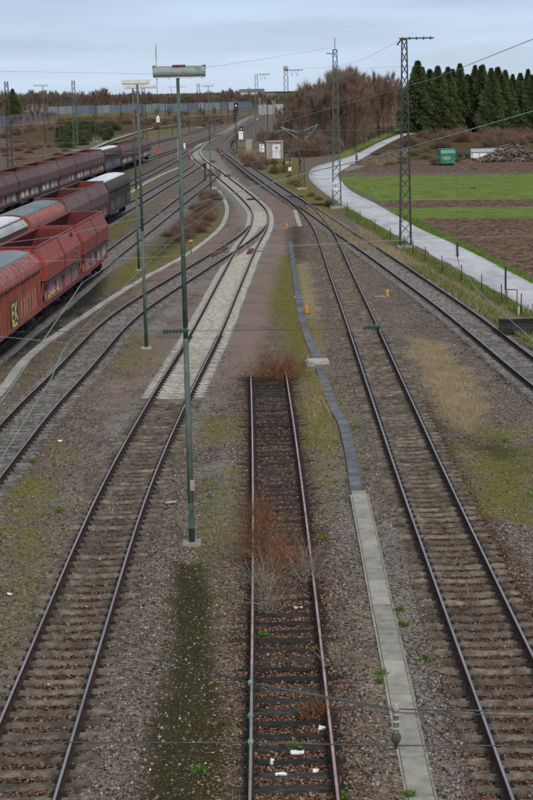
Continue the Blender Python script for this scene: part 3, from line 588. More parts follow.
def hopper(name, label, L, mbody, mdoor, group, grille=True, seed=1, graf=True):
    r = random.Random(seed); t = thing(name, label, 'freight wagon', group=group); h = L/2
    mbt, md = mt[mbody], mt[mdoor]
    # upper body: vertical flank, inward slope, sloping ends
    b = MB()
    def ring(z, x, y, c=.0): return [(-x,-y,z),(x,-y,z),(x,y,z),(-x,y,z)]
    b.loft([ring(2.25,1.38,h-.35), ring(2.32,1.5,h-.22), ring(3.15,1.52,h-.10), ring(4.12,1.08,h-.12), ring(4.12,1.00,h-.20)], caps=False)
    bd = b.build('body', mbt, t)
    i_ = MB().loft([ring(4.12,1.00,h-.20), ring(3.1,1.42,h-.20), ring(1.9,.5,h-2.4)], caps=False); i_.add([(-.5,-h+2.4,1.9),(.5,-h+2.4,1.9),(.5,h-2.4,1.9),(-.5,h-2.4,1.9)],[(0,1,2,3)])
    i_.build('hopper_inside', mt['w_in'], t)
    rr = MB()       # top rim and stiffeners
    for s_ in (-1,1): rr.box(s_*1.08-.05, s_*1.08+.05, -h+.08, h-.08, 4.08, 4.17)
    for e in (-1,1): rr.box(-1.08,1.08, e*(h-.12)-.05, e*(h-.12)+.05, 4.09, 4.18)
    rr.build('top_rim', mbt, bd)
    for yy in ([0] if L < 13 else [-1.8,1.8]):
        q = MB()
        for s_ in (-1,1):
            q.loft([[(s_*1.5,yy-.06,2.3),(s_*1.5,yy+.06,2.3),(s_*1.54,yy+.06,2.3),(s_*1.54,yy-.06,2.3)],[(s_*1.5,yy-.06,3.15),(s_*1.5,yy+.06,3.15),(s_*1.56,yy+.06,3.17),(s_*1.56,yy-.06,3.17)],[(s_*1.06,yy-.06,4.12),(s_*1.06,yy+.06,4.12),(s_*1.12,yy+.06,4.14),(s_*1.12,yy-.06,4.14)]])
        q.build('stiffener', mt['w_dark'] if mbody == 'w_red' else mbt, bd)
    q = MB()
    for s_ in (-1,1): q.box(min(s_*1.38,s_*1.6),max(s_*1.38,s_*1.6),-h+.2,h-.2,2.16,2.26)
    q.build('ledge', mt['w_dark'], t)
    # cross beam inside
    MB().box(-1.2,1.2,-.08,.08,3.5,3.62).build('cross_beam', mbt, t)
    for s_ in (-1,1):
        for e in (-1,1):
            y0, y1 = (.12, h-.75) if e > 0 else (-h+.75, -.12)
            d = MB(); xo, xi = s_*1.42, s_*1.30
            d.add([(xo,y0,1.22),(xo,y1,1.22),(s_*1.34,y1,2.14),(s_*1.34,y0,2.14),(xi-.05*s_,y0,1.22),(xi-.05*s_,y1,1.22),(xi-.08*s_,y1,2.14),(xi-.08*s_,y0,2.14)],
                  [(0,1,2,3),(4,7,6,5),(0,4,5,1),(3,2,6,7),(0,3,7,4),(1,5,6,2)])
            dd = d.build('discharge_door', md, t)
            fr = MB()
            for yv in (y0,y1,(y0+y1)/2): fr.box(min(xo,xo+s_*.04),max(xo,xo+s_*.04),yv-.05,yv+.05,1.2,2.14)
            fr.build('door_frame', mbt, dd)
            if graf and r.random() < .85:
                gm = [mt[r.choice(['gpale','gpink','gpale','white'])], mt[r.choice(['gblue','black','redp','gpale','yellow'])]]; g = MB(); yc = y0+.3
                while yc < y1-.7:
                    wv = r.uniform(.3,.8); zz = r.uniform(1.28,1.45); ht = r.uniform(.45,.68)
                    fx = lambda z: s_*(1.425-.08*(z-1.22)/.92)+s_*.004
                    if r.random() < .75:
                        z1 = zz+ht; sk = r.uniform(-.15,.15)
                        g.add([(fx(zz),yc,zz),(fx(zz),yc+wv*.55,zz+.03),(fx(z1),yc+wv+sk,z1),(fx(z1),yc+sk+.1,z1-.05)],[(0,1,2,3)])
                        g.add([(fx(zz+.1)+s_*.003,yc-.12,zz+.12),(fx(zz+.1)+s_*.003,yc+wv*.9,zz+.02),(fx(zz+.2)+s_*.003,yc+wv,zz+.12),(fx(zz+.2)+s_*.003,yc-.1,zz+.24)],[(0,1,2,3)],1)
                    yc += wv+r.uniform(.0,.12)
                g.build('graffiti', gm, dd)
    # frame, end platforms, ladders
    f = MB().box(-1.35,1.35,-h,h,.95,1.2); f.box(-.5,.5,-h+.4,h-.4,1.2,1.9)
    for e in (-1,1):
        for s_ in (-1,1): f.bar((s_*1.2,e*(h-.1),1.2),(s_*1.3,e*(h-.35),2.3),.06,4)
    f.build('underframe', mbt if mbody == 'w_red' else mt['w_dark'], t)
    for e in (-1,1):
        l = MB()
        for s_ in (-1,1): l.bar((s_*.25+.6,e*(h-.02),1.2),(s_*.25+.6,e*(h-.02),4.1),.03,4)
        for k in range(8): l.bar((.35,e*(h-.02),1.4+k*.35),(.85,e*(h-.02),1.4+k*.35),.02,4)
        l.build('ladder', mt['iron'], t)
    for yb in (-h+2.0,h-2.0): bogie(t, yb, mt['w_black'])
    buffers(t, L); return t
def covered(name, label, L, mside, mshould, mroof, group, nrib=14, seed=3, graf='pale'):
    r = random.Random(seed); t = thing(name, label, 'freight wagon', group=group); h = L/2-.15
    ms = mt[mside]
    b = MB().box(-1.36,1.36,-h,h,1.15,3.1); q = b
    for s_ in (-1,1):
        for k in range(nrib+1):
            y = -h+.05+k*(2*h-.1)/nrib; q.box(min(s_*1.36,s_*1.47),max(s_*1.36,s_*1.47),y-.07,y+.07,1.15,3.1)
        q.box(min(s_*1.36,s_*1.5),max(s_*1.36,s_*1.5),-h,h,1.02,1.18); q.box(min(s_*1.36,s_*1.5),max(s_*1.36,s_*1.5),-h,h,3.08,3.2)
    bd = b.build('body', ms, t)
    sh = MB(); prof = [(1.48,3.2),(1.44,3.45),(1.30,3.68),(1.08,3.86),(.95,3.93)]; pp = [(-a,z) for a,z in prof]+[(a,z) for a,z in prof[::-1]]
    sh.loft([[(x,y,z) for x,z in pp] for y in (-h,h)])
    n2 = int(nrib*(1.6 if mshould == 'stripe' else .8)); rb = sh; rb_n = len(sh.f)
    for s_ in (-1,1):
        for k in range(n2+1):
            y = -h+.1+k*(2*h-.2)/n2; w = .13 if mshould == 'stripe' else .05
            lo = prof[1:4] if mshould == 'stripe' else prof
            o = .02 if mshould == 'stripe' else .05
            rb.loft([[(s_*a,y-w,z),(s_*a,y+w,z),(s_*(a+o),y+w,z+o*.6),(s_*(a+o),y-w,z+o*.6)] for a,z in lo])
    sh.m = [0]*rb_n+[1]*(len(sh.f)-rb_n); sh.build('shoulder', [mt['w_dark'] if mshould == 'stripe' else mt[mshould], mt['tarp_white'] if mshould == 'stripe' else mt[mshould]], t)
    ro = MB(); rp_ = [(-.98,3.9),(-.95,4.0),(-.5,4.08),(0,4.11),(.5,4.08),(.95,4.0),(.98,3.9)]
    ys = np.linspace(-h-.06,h+.06,25)
    ro.loft([[(x,y,z+(.012*math.sin(k*1.7) if 1 < j < 5 else 0)) for j,(x,z) in enumerate(rp_)] for k,y in enumerate(ys)]); ro.build('roof', mt[mroof], t, smooth=False)
    e_ = MB()
    for e in (-1,1): e_.loft([[(x*1.02,e*h+o_,z) for x,z in [(-1.4,1.15),(-1.46,3.15),(-1.30,3.72),(-.95,4.0),(0,4.13),(.95,4.0),(1.30,3.72),(1.46,3.15),(1.4,1.15)]] for o_ in ((0,.1) if e > 0 else (-.1,0))])
    e_.build('end_wall', ms, t)
    f = MB().box(-1.3,1.3,-h-.1,h+.1,.92,1.15)
    for s_ in (-1,1): f.bar((s_*1.25,-h+3.4,.95),(s_*1.25,-h+4.2,.6),.05,4); f.bar((s_*1.25,h-3.4,.95),(s_*1.25,h-4.2,.6),.05,4); f.box(min(s_*1.15,s_*1.3),max(s_*1.15,s_*1.3),-h+4.2,h-4.2,.55,.68)
    f.build('underframe', mt['w_black'], t)
    for yb in (-h+2.2,h-2.2): bogie(t, yb, mt['w_black'])
    buffers(t, 2*h)
    st_ = (2*h-.1)/nrib
    g = MB()
    for k in range(nrib):            # spray paint letters, one stroke per bay
        if graf == 'red' and not nrib-8 <= k <= nrib-3: continue
        if graf != 'red' and r.random() < .25: continue
        y = -h+.05+(k+.5)*st_; z0 = 1.22; z1 = z0+r.uniform(.8,1.25); a = st_*.5-.12
        g.add([(1.364,y-a,z0),(1.364,y+a*.9,z0+.08),(1.364,y+a,z1),(1.364,y-a*.7,z1-.12)],[(0,1,2,3)])
        g.add([(1.474,y+a+.06,z0+.1),(1.474,y+a+.17,z0+.1),(1.474,y+a+.17,z1-.1),(1.474,y+a+.06,z1-.1)],[(0,1,2,3)])
    g.build('graffiti', mt['gpale' if graf == 'red' else 'gblue'], bd)
    if graf == 'red':
        y0 = -h+.05+(nrib-10.4)*st_; y1 = y0+2.1*st_; x = 1.478
        MB().add([(x,y0,1.06),(x,y1,1.08),(x,y1+.1,2.45),(x,y0+.1,2.35)],[(0,1,2,3)]).build('graffiti_field', mt['blue'], bd)
        k = MB(); x += .005
        def stroke(a, b_, w=.07):
            (ya,za),(yb,zb) = a,b_; d = Vector((yb-ya,zb-za)).normalized(); n = Vector((-d.y,d.x))*w
            k.add([(x,ya+n.x,za+n.y),(x,yb+n.x,zb+n.y),(x,yb-n.x,zb-n.y),(x,ya-n.x,za-n.y)],[(0,1,2,3)])
        u = (y1-y0); q = lambda a,b_: (y0+a*u, 1.12+b_*1.2)
        for a,b_ in (((.12,.9),(.12,.3)),((.12,.9),(.42,.95)),((.12,.6),(.38,.62)),((.12,.3),(.42,.28)),((.6,.98),(.56,.3)),((.9,1.0),(.62,.62)),((.62,.62),(.92,.28)),((.1,.12),(.3,.2)),((.3,.2),(.45,.05)),((.45,.05),(.65,.18)),((.65,.18),(.85,.04))): stroke(q(*a),q(*b_))
        k.build('graffiti_lettering', mt['yellow'], bd)
    return t
def place_wagon(t, key, y0, y1):
    f = TF_[key]; ym = (y0+y1)/2; d = float(f(ym+4)-f(ym-4))/8; t.location = (float(f(ym)), ym, .17); t.rotation_euler = (0,0,-math.atan(d)); return t
gD, gE, gF = 'wagons of the front row', 'wagons of the middle row', 'hopper wagons of the far row'
place_wagon(covered('covered_wagon','red ribbed covered wagon with grey roof and yellow graffiti, left end of the front row',14.6,'w_dull','shoulder_pink','tarp',gD,18,5,'red'),'D',71.4,86.0)
place_wagon(hopper('hopper_wagon','bright red open hopper wagon in the middle of the front row',12.6,'w_red','w_door',gD,seed=4,graf=True),'D',86.9,99.8)
place_wagon(hopper('hopper_wagon','red open hopper wagon at the right end of the front row',12.2,'w_red','w_door',gD,seed=9),'D',100.9,113.1)
place_wagon(covered('covered_wagon','dark covered wagon with white roof and white shoulder stripes at the left edge, middle row',15.6,'w_dull','stripe','tarp_white',gE,16,6,'n'),'E',95,110.8)
place_wagon(covered('covered_wagon','covered wagon with grey roof and pink ribbed shoulder, second in the middle row',15.2,'w_dull','shoulder_pink','tarp',gE,18,7,'n'),'E',111.8,127.2)
place_wagon(hopper('hopper_wagon','brown open hopper wagon next to the pink-shouldered one in the middle row',12.2,'w_brown','w_door',gE,seed=12),'E',128.2,140.4)
place_wagon(hopper('hopper_wagon','brown open hopper wagon next to the last wagon of the middle row',11.4,'w_brown','w_door',gE,seed=14),'E',141.2,152.4)
place_wagon(covered('covered_wagon','dark ribbed covered wagon with white roof ending the middle row',16.6,'w_dark','w_dark','tarp_white',gE,13,8,'n'),'E',153.3,169.9)
ordn = ['at the left edge of the far row','second from the left in the far row','third from the left in the far row','fourth from the left in the far row','fifth from the left in the far row','just left of the white-roofed one in the far row','just right of the white-roofed one in the far row','last but one at the right of the far row','at the right end of the far row']
hp = hopper('hopper_wagon','brown open hopper wagon '+ordn[0],12.7,'w_brown','w_door',gF,seed=21); hp2 = hopper('hopper_wagon','brown open hopper wagon '+ordn[1],12.7,'w_brown','w_door',gF,seed=22)
bpy.context.view_layer.update()
for i, (a, b_) in enumerate([(161.2,174),(174.6,187.4),(188,200.8),(201.5,214.3),(215,227.8),(228.3,241),(259.6,272.3),(273,285.7),(286.4,299)]):
    o = hp if i == 0 else hp2 if i == 1 else copy_tree(hp if i%2 else hp2)
    o['label'] = 'brown open hopper wagon '+ordn[i]; place_wagon(o, 'T', a, b_)
place_wagon(covered('covered_wagon','dark covered wagon with white roof between the hoppers of the far row',16.8,'w_dark','w_dark','tarp_white',gF,13,10,'n'),'T',241.8,258.8)
ORDX = ['third','fourth','fifth','sixth','seventh','eighth','last but one','last','second','first']
# ------------------------------------------------------------------ masts
def light_mast(px, py, ptop, fx0, fx1, fy, label, hsg='lamp_white', r0=.11, big=False):
    x, y = G(px,py); h = H1(x,y); zt = top_of(ptop,fy,y)
    t = thing('light_mast', label, 'light mast', (x,y,h), 0, 'light masts in the yard'); zt -= h
    MB().box(-.25,.25,-.25,.25,-.05,.10).build('base', mt['slab'], t)
    MB().bar((0,0,.08),(0,0,zt*.45),r0,12,r0*.85).bar((0,0,zt*.45),(0,0,zt-.05),r0*.8,12,r0*.5).build('pole', mt['mast'], t, True)
    a = P(fx0,fy,y)[0]-x; b = P(fx1,fy,y)[0]-x; lx = P(ptop,fy,y)[0]-x
    p = MB()
    if big:
        sec = []
        for xx in (a,a+.02,b-.02,b): 
            rr = .14 if a < xx < b else .12; sec.append([(xx, rr*math.cos(k*math.pi/8), zt+.02+rr*math.sin(k*math.pi/8)) for k in range(16)])
        p.loft(sec); hs = p.build('lamp_housing', mt[hsg], t)
        q = MB().box(a,b,-.025,.025,zt+.145,zt+.165); q.box(-.17+lx,.17+lx,-.09,.09,zt+.13,zt+.20)
        for xx in (a+.03,b-.03): q.box(xx-.04,xx+.04,-.04,.04,zt+.10,zt+.19)
        q.build('top_bracket', mt['rusty'], t)
        q = MB()
        for k in range(5): q.box(a+.1+k*(b-a-.2)/4-.012,a+.1+k*(b-a-.2)/4+.012,-.03,.03,zt-.16,zt-.12)
        q.build('clip', mt['iron'], hs)
        MB().box(a+.05,b-.05,-.07,.07,zt-.14,zt-.11).build('diffuser', mt['lamp_white'], t)
        MB().box(.0,.125,-.12,-.09,1.55,1.85).build('number_plate', mt['conc_light'], t)
        MB().box(-.08,.08,-.14,-.10,.5,1.2).build('door', mt['mast'], t)
    else:
        p.box(a,b,-.14,.14,zt-.02,zt+.16); p.build('lamp_housing', mt[hsg], t); MB().box(a+.06,b-.06,-.10,.10,zt-.07,zt-.021).build('diffuser', mt['lamp_white'], t)
        MB().bar((lx-.3,0,zt-.05),(lx+.3,0,zt-.05),.03,6).build('bracket', mt['mast'], t)
    return t
light_mast(192,541,179,153,205.5,72.5,'nearest light mast with a weathered grey-green tube lamp across its top','lamp_tube',.085,True)
light_mast(146.4,346,138,121,150,83,'slim light mast with a cream lamp, just left of the nearest one','lamp_white',.09)
light_mast(139,268,135,124,157,87.5,'slim light mast right beside the red wagons\' end, with a pale wide lamp','lamp_white',.09)
light_mast(211,190,207.5,201.6,213.5,86,'light mast behind the switches right of the nearest mast','lamp_white',.08)
light_mast(172.5,136,171,168.5,186.5,87,'far light mast just left of the nearest mast','lamp_white',.12)
light_mast(47.5,192,44.7,33.5,48.5,85.5,'light mast rising behind the wagons at the left','lamp_white',.09)
def lattice(px, py, tx, ty, wb, wt, label, mat='mast', arm=None, npan=16, wires=False, group='lattice catenary masts'):
    x, y = G(px,py); h = H1(x,y); z = top_of(tx,ty,y)-h; t = thing('lattice_mast', label, 'catenary mast', (x,y,h), 0, group)
    MB().box(-wb*.8,wb*.8,-wb*.8,wb*.8,-.1,.22).build('footing', mt['slab'], t)
    def w(k): return (wb+(wt-wb)*k)/2
    leg = MB(); br = MB(); c4 = [(-1,-1),(1,-1),(1,1),(-1,1)]
    lr = max(.045, wb*.075)
    for sx, sy in c4: leg.bar((sx*w(0),sy*w(0),.2),(sx*w(1),sy*w(1),z),lr,4,lr*.8)
    leg.build('corner_posts', mt[mat], t)
    for k in range(npan):
        a, b = k/npan, (k+1)/npan; za, zb = .2+(z-.2)*a, .2+(z-.2)*b
        for i in range(4):
            p, q = c4[i], c4[(i+1)%4]; A = (p[0]*w(a),p[1]*w(a),za); B = (q[0]*w(b),q[1]*w(b),zb); Cc = (q[0]*w(a),q[1]*w(a),za); D = (p[0]*w(b),p[1]*w(b),zb)
            br.bar(A,B,lr*.45,4,cap=False); br.bar(Cc,D,lr*.45,4,cap=False)
    br.build('lattice_bracing', mt[mat], t)
    MB().box(-w(1)-.04,w(1)+.04,-w(1)-.04,w(1)+.04,z-.02,z+.08).build('head_plate', mt[mat], t)
    if arm:
        a0 = P(arm[0],arm[2],y)[0]-x; a1 = P(arm[1],arm[2],y)[0]-x; q = MB(); za = z+.12
        q.bar((a0,0,za),(a1,0,za),.07,4)
        for k in range(5):
            xx = a0+(a1-a0)*(k+.5)/5; q.box(xx-.05,xx+.05,-.05,.05,za-.12,za+.1)
        q.build('cross_arm', mt[mat], t)
        if len(arm) > 3:
            v = MB()
            for k in range(2):
                xc = a1*.35+k*a1*.3; v.bar((xc-.3,0,za),(xc,0,za-1.0),.03,4); v.bar((xc+.3,0,za),(xc,0,za-1.0),.03,4)
            v.build('hanger', mt[mat], t)
    return t, (x,y,h,z)
md, mdp = lattice(405.6,247,402,40,.84,.36,'tall lattice mast with a short cross arm beside the road','mast_dark',(399,434,38),18)
q = MB(); q.bar((-.2,0,mdp[3]+.1),(-.55,-.3,mdp[3]-.35),.06,8); q.build('insulator', mt['insul_brown'], md)
mc, mcp = lattice(337,207,333.5,50,.86,.40,'tall lattice mast carrying a white number plate at the start of the road','mast',None,18)
MB().bar((0,0,mcp[3]),(0,0,mcp[3]+1.2),.04,6).build('spike', mt['mast'], mc); MB().bar((0,0,mcp[3]-.4),(-.9,0,mcp[3]-.3),.05,6).build('bracket', mt['mast'], mc)
b = MB().box(-.62,.42,-.56,-.52,1.9,3.1); pl_ = b.build('number_plate', mt['tarp_white'], mc); pl_.scale = (.72,1,.72); pl_.location = (0,0,.5)
b = MB()
for xx, zz, ww, hh in ((-.45,2.3,.08,.5),(-.22,2.3,.08,.5),(-.33,2.5,.3,.07),(.05,2.3,.08,.5),(.15,2.3,.25,.07),(.15,2.75,.25,.07)): b.box(xx,xx+ww,-.566,-.561,zz,zz+hh)
b.build('plate_digits', mt['black'], pl_)
mb_, mbp = lattice(287.5,162,284,71,.95,.6,'far lattice mast with a cross arm and hangers near the brown wood','mast_dark',(286,303,75,1),14)
MB().ball((0,0,mbp[3]+.5),.45).build('lamp_head', mt['conc_light'], mb_)
ma, map_ = lattice(258,155,255.5,75,.95,.5,'far lattice mast with cross arm and red signal light beside the curve','mast',(259,270,78,1),14)
MB().ball((0,-.6,6.9),.13).build('red_light', mt['redlamp'], ma)
lattice(302,188,301,128,.75,.55,'short square lattice mast with green brackets near the shed','mast_dark',None,10)
lattice(10.5,171,6.2,82,.85,.5,'dark lattice mast at the left edge of the photo','mast_dark',None,14)
lattice(76,150,73.7,81,1.0,.6,'green-grey lattice mast standing in front of the dark bushes at the left','mast',None,14)
lattice(97,141,95,96,.9,.5,'lattice mast behind the far wagon row near the bushes','mast_dark',None,10)
lattice(145,141,144,86,1.1,.7,'dark lattice mast between the two slim light masts','mast_dark',None,12)
lattice(199.5,127,198.6,84,1.4,.9,'dark lattice mast far right of the nearest light mast','mast_dark',None,10)
lattice(250,140,248,88,.9,.5,'lattice mast left of the one with the red light','mast',None,10)
lattice(263.5,148,262,92,.9,.5,'lattice mast right of the one with the red light','mast',None,10)
lattice(214,127,212.5,92,1.0,.6,'thin far lattice mast in the background left of the curve','mast',None,8)
lattice(275,150,273,95,.7,.4,'narrow lattice mast directly behind the shed','mast_dark',None,10)
def slim(px, py, tx, ty, label, r=.06, m='mast', cat='post', name='steel_post', group=None):
    x, y = G(px,py); h = H1(x,y); z = top_of(tx,ty,y)-h; t = thing(name, label, cat, (x,y,h), 0, group)
    MB().bar((0,0,-.1),(0,0,z),r,8,r*.8).build('pole', mt[m], t); return t, z, (x,y,h)
for i, (a, b_, c) in enumerate([(166,131,97),(181,128,95),(189,133,93),(205,128,96),(221,126,94),(228,124,97),(268,140,98),(296,146,112),(122,135,100),(60,142,104)]):
    t, z, p = slim(a,b_,a-.6,c,'thin far catenary post with short bracket, '+ORDX[i]+' from the left of its kind',.13,'mast_dark','catenary post','catenary_post','distant thin catenary posts')
    q = MB(); sg = 1 if i%2 else -1; q.bar((0,0,z*.9),(sg*2.6,0,z*.9+.5),.06,4); q.bar((0,0,z*.72),(sg*2.6,0,z*.9+.5),.05,4); q.build('bracket', mt['mast'], t)
# tall antenna with the white box
t, z, p = slim(159.5,161,155.5,44,'very tall thin antenna mast with a white box halfway up',.055,'mast_dark','antenna','antenna_mast')
MB().bar((0,0,z-2.6),(0,0,z-.8),.11,8).build('sleeve', mt['conc_light'], t)
zb = top_of(157,118,p[1]); MB().loft([[(-.3,-.25,zb-.6),(.3,-.25,zb-.6),(.3,.25,zb-.6),(-.3,.25,zb-.6)],[(-.3,-.25,zb+.2),(.3,-.25,zb+.2),(.3,.25,zb+.2),(-.3,.25,zb+.2)],[(-.06,-.05,zb+.6),(.06,-.05,zb+.6),(.06,.05,zb+.6),(-.06,.05,zb+.6)]]).build('box', mt['tarp_white'], t)
MB().box(-.18,.18,-.1,.1,1.5,2.4).build('red_plate', mt['redp'], t)
t, z, p = slim(178.6,160,178.4,140,'plain white post beside the nearest light mast, far back',.12,'white')
MB().bar((0,0,z),(0,0,z+.12),.16,8).build('cap', mt['white'], t)
# ------------------------------------------------------------------ signals and small lineside items
def signal(px, py, tx, ty, label, lamp='redlamp', bh=2.2):
    t, z, p = slim(px,py,tx,ty,label,.1,'mast_dark','signal','railway_signal','tall signals on the curve')
    b = MB().box(-.42,.42,-.1,.1,z-bh,z); s = b.build('backboard', mt['black'], t); MB().box(-.5,.5,-.16,.02,z,z+.1).build('hood', mt['black'], s)
    MB().bar((0,-.1,z-.5),(0,-.2,z-.5),.09,10).build('lamp', mt[lamp], s)
    MB().box(-.35,.35,.02,.4,.1,1.3).build('cabinet', mt['conc_grey'], t); return t
signal(237,152,236,103,'tall black signal topped by a pale lamp at the outside of the curve','whitelamp',2.4)
signal(235.2,141,234.5,110,'black signal with a red lamp left of the pale-lamp signal','redlamp',2.6)
signal(214.8,130,214.5,108,'small red-lamp signal far back left of the curve','redlamp',1.6)
signal(241.5,140,241,127,'low signal with a white plate right of the tall ones','whitelamp',1.5)
def dwarf(px, py, label):
    x, y = G(px,py); t = thing('dwarf_signal', label, 'signal', (x,y,H1(x,y)), 0, 'low red signals')
    MB().bar((0,0,0),(0,0,.9),.06,8).build('post', mt['iron'], t); MB().box(-.25,.25,-.12,.12,.7,1.35).build('housing', mt['black'], t)
    MB().bar((0,-.12,1.05),(0,-.2,1.05),.12,10).build('lamp', mt['redlamp'], t)
dwarf(222.3,158.5,'low red signal between the main track and the dark curving track'); dwarf(189.5,160,'low red signal among the left-hand tracks')
def marker(px, py, label, hh=.48, base=True, m='orange'):
    x, y = G(px,py); t = thing('marker_post', label, 'marker post', (x,y,H1(x,y)), random.uniform(-.3,.3), 'orange cable markers')
    MB().loft([[(-.075,-.06,0),(.075,-.06,0),(.075,.06,0),(-.075,.06,0)],[(-.075,-.06,hh-.08),(.075,-.06,hh-.08),(.075,.06,hh-.08),(-.075,.06,hh-.08)],[(-.03,-.03,hh),(.03,-.03,hh),(.03,.03,hh),(-.03,.03,hh)]]).build('post', mt[m], t)
    MB().box(-.14,.14,-.14,.14,-.03,.06).build('foot', mt['conc_grey'], t)
    if base: MB().box(-.75,-.16,-.16,.16,-.02,.09).build('junction_box', mt['slab_pale'], t)
    return t
marker(387.5,296,'orange marker with a pale junction box between the two right-hand tracks')
marker(307,311,'orange marker beside the winding grey duct',base=False)
marker(287,227,'orange marker at the tip of the gravel wedge right of the main curve')
marker(238,181,'small orange marker near the left switches',base=False,hh=.5)
t, z, p = slim(191,252,191,236,'post with a round orange sign left of the pale duct',.04,'mast','sign','round_sign'); MB().bar((0,-.05,z-.45),(0,-.02,z-.3),.17,16).build('disc', mt['orange'], t)
t, z, p = slim(164.5,246,164.5,240,'tiny dark stake in the moss between the left tracks',.04,'mast')
MB().box(-.1,.1,-.03,.03,z-.1,z).build('head', mt['mast'], t)
t, z, p = slim(262,156,262,144,'white board with black marks on a short post beside the shed',.05,'mast','sign','track_sign')
b = MB().box(-.45,.45,-.06,-.02,z-1.5,z); bb = b.build('board', mt['white'], t); q = MB()
for k, zz in enumerate((.15,.5,.85,1.2)): q.box(-.3,.3 if k%2 else .0,-.068,-.062,z-1.5+zz,z-1.5+zz+.14)
q.build('marks', mt['black'], bb)
t, z, p = slim(241.3,150,241,131,'white rectangular board left of the shed beside the curve',.06,'mast','sign','track_sign'); MB().box(-.45,.45,-.08,-.03,z-1.7,z).build('board', mt['white'], t)
t, z, p = slim(184.5,149,184.5,143,'short white kilometre post among the far left tracks',.25,'white'); MB().box(-.3,.3,-.3,.3,0,.2).build('foot', mt['slab'], t)
t, z, p = slim(205,181,205,163,'dark slender post between the left switches',.1,'iron'); MB().box(-.25,.25,-.2,.2,z-.6,z).build('head', mt['iron'], t)
t, z, p = slim(214.5,196,214.5,187,'pale stub post with a cap near the bushy embankment',.22,'conc_light'); MB().box(-.3,.3,-.3,.3,z-.25,z).build('head', mt['conc_light'], t)
for i, (a, b_, c) in enumerate([(284,171,151),(290,178,155),(275,172,160),(300,170,150)]):
    t, z, p = slim(a,b_,a-.5,c,['thin post right of the shed','thin post with a small lamp box right of the shed','low post in front of the shed','thin post between shed and short lattice mast'][i],.07,'mast_dark')
    MB().box(-.2,.2,-.15,.15,z*.35,z*.35+.5).build('box', mt['white' if i == 1 else 'iron'], t)
# fence posts along the road
pl = interp([G(*p_) for p_ in [(345,211),(370,228),(400,246),(420,258),(455,277),(495,299),(530,318)]],6)
fp = None
for i in range(1, len(pl), 3):
    x, y = pl[i]; o = MB(); 
    if fp is None:
        fp = thing('fence_post','thin dark fence post in the dry grass along the road','fence post',(x,y,H1(x,y)),0,'fence posts along the road'); MB().bar((0,0,-.2),(0,0,1.05),.03,6).build('stake', mt['iron'], fp); MB().ball((0,0,1.06),.035).build('cap', mt['iron'], fp); bpy.context.view_layer.update()
    else:
        c = copy_tree(fp); c.location = (x,y,H1(x,y)); c.rotation_euler = (random.uniform(-.05,.05),random.uniform(-.05,.05),0)
t, z, p = slim(505.5,301,505.5,267,'slim dark post with a black upper half at the road edge',.03,'mast_dark'); MB().box(-.05,.05,-.05,.05,z-1.3,z).build('sleeve', mt['black'], t)
x, y = G(512,304); t = thing('guard_rail','small brown tubular guard rail at the road edge','railing',(x,y,H1(x,y)),-.5)
for k, n_ in ((-.5,'upright'),(.5,'upright')): MB().bar((k*.6,0,0),(k*.6,0,.85),.028,6).build(n_, mt['rusty'], t)
MB().bar((-.3,0,.85),(.3,0,.85),.028,6).build('top_rail', mt['rusty'], t)
x, y = G(528,312); t = thing('kerb_stones','row of pale stub posts at the lower road edge','bollards',(x,y,H1(x,y)),.9)
for k in range(4): MB().bar((k*.5-1,0,-.1),(k*.5-1,0,.45),.05,6).build('stub', mt['slab'] if k else mt['gpale'], t)
x, y = G(517,334); t = thing('sleeper_screen','dark low wall of stacked old sleepers at the right edge','wall',(x,y,H1(x,y)-.1),-.05)
for k in range(4): MB().box(-.9,1.1,-.13,.13,k*.22,k*.22+.215).build('beam', mt['wood'], t)
MB().box(-.95,1.15,-.16,.16,.883,.92).build('coping', mt['conc_dirty'], t)
# shed
x, y = G(275,158); t = thing('relay_hut','small concrete relay hut with a pale steel door','hut',(x,y,-.16),.12)
MB().box(-1.35,1.35,-.0,2.4,0,3.0).build('walls', M_noise('hut_render',[(.20,.18,.15),(.30,.28,.24)],2,.9,bs=.3), t)
MB().box(-1.55,1.55,-.2,2.6,3.0,3.22).build('roof', mt['slab'], t)
dr = MB().box(-.45,1.0,-.05,-.002,.1,2.6).build('door', mt['tarp_white'], t); MB().box(-.38,-.32,-.10,-.05,1.2,1.45).build('handle', mt['iron'], dr)
for s_ in (-1,1): MB().box(s_*1.35-.14,s_*1.35+.14,-.12,-.003,0,3.0).build('pier', mt['slab_pale'], t)
MB().box(.2,.5,-.07,-.052,1.8,2.2).build('door_grille', mt['conc_grey'], t)
x, y = G(249,152); t = thing('equipment_cabinet','pale grey equipment cabinet among the signals','cabinet',(x,y,-.1)); MB().box(-.6,.6,0,.6,.1,2.6).build('housing', mt['slab_pale'], t); MB().box(-.65,.65,-.05,.65,2.6,2.7).build('roof', mt['slab'], t); MB().box(-.7,.7,-.1,.7,-.1,.1).build('plinth', mt['slab'], t)
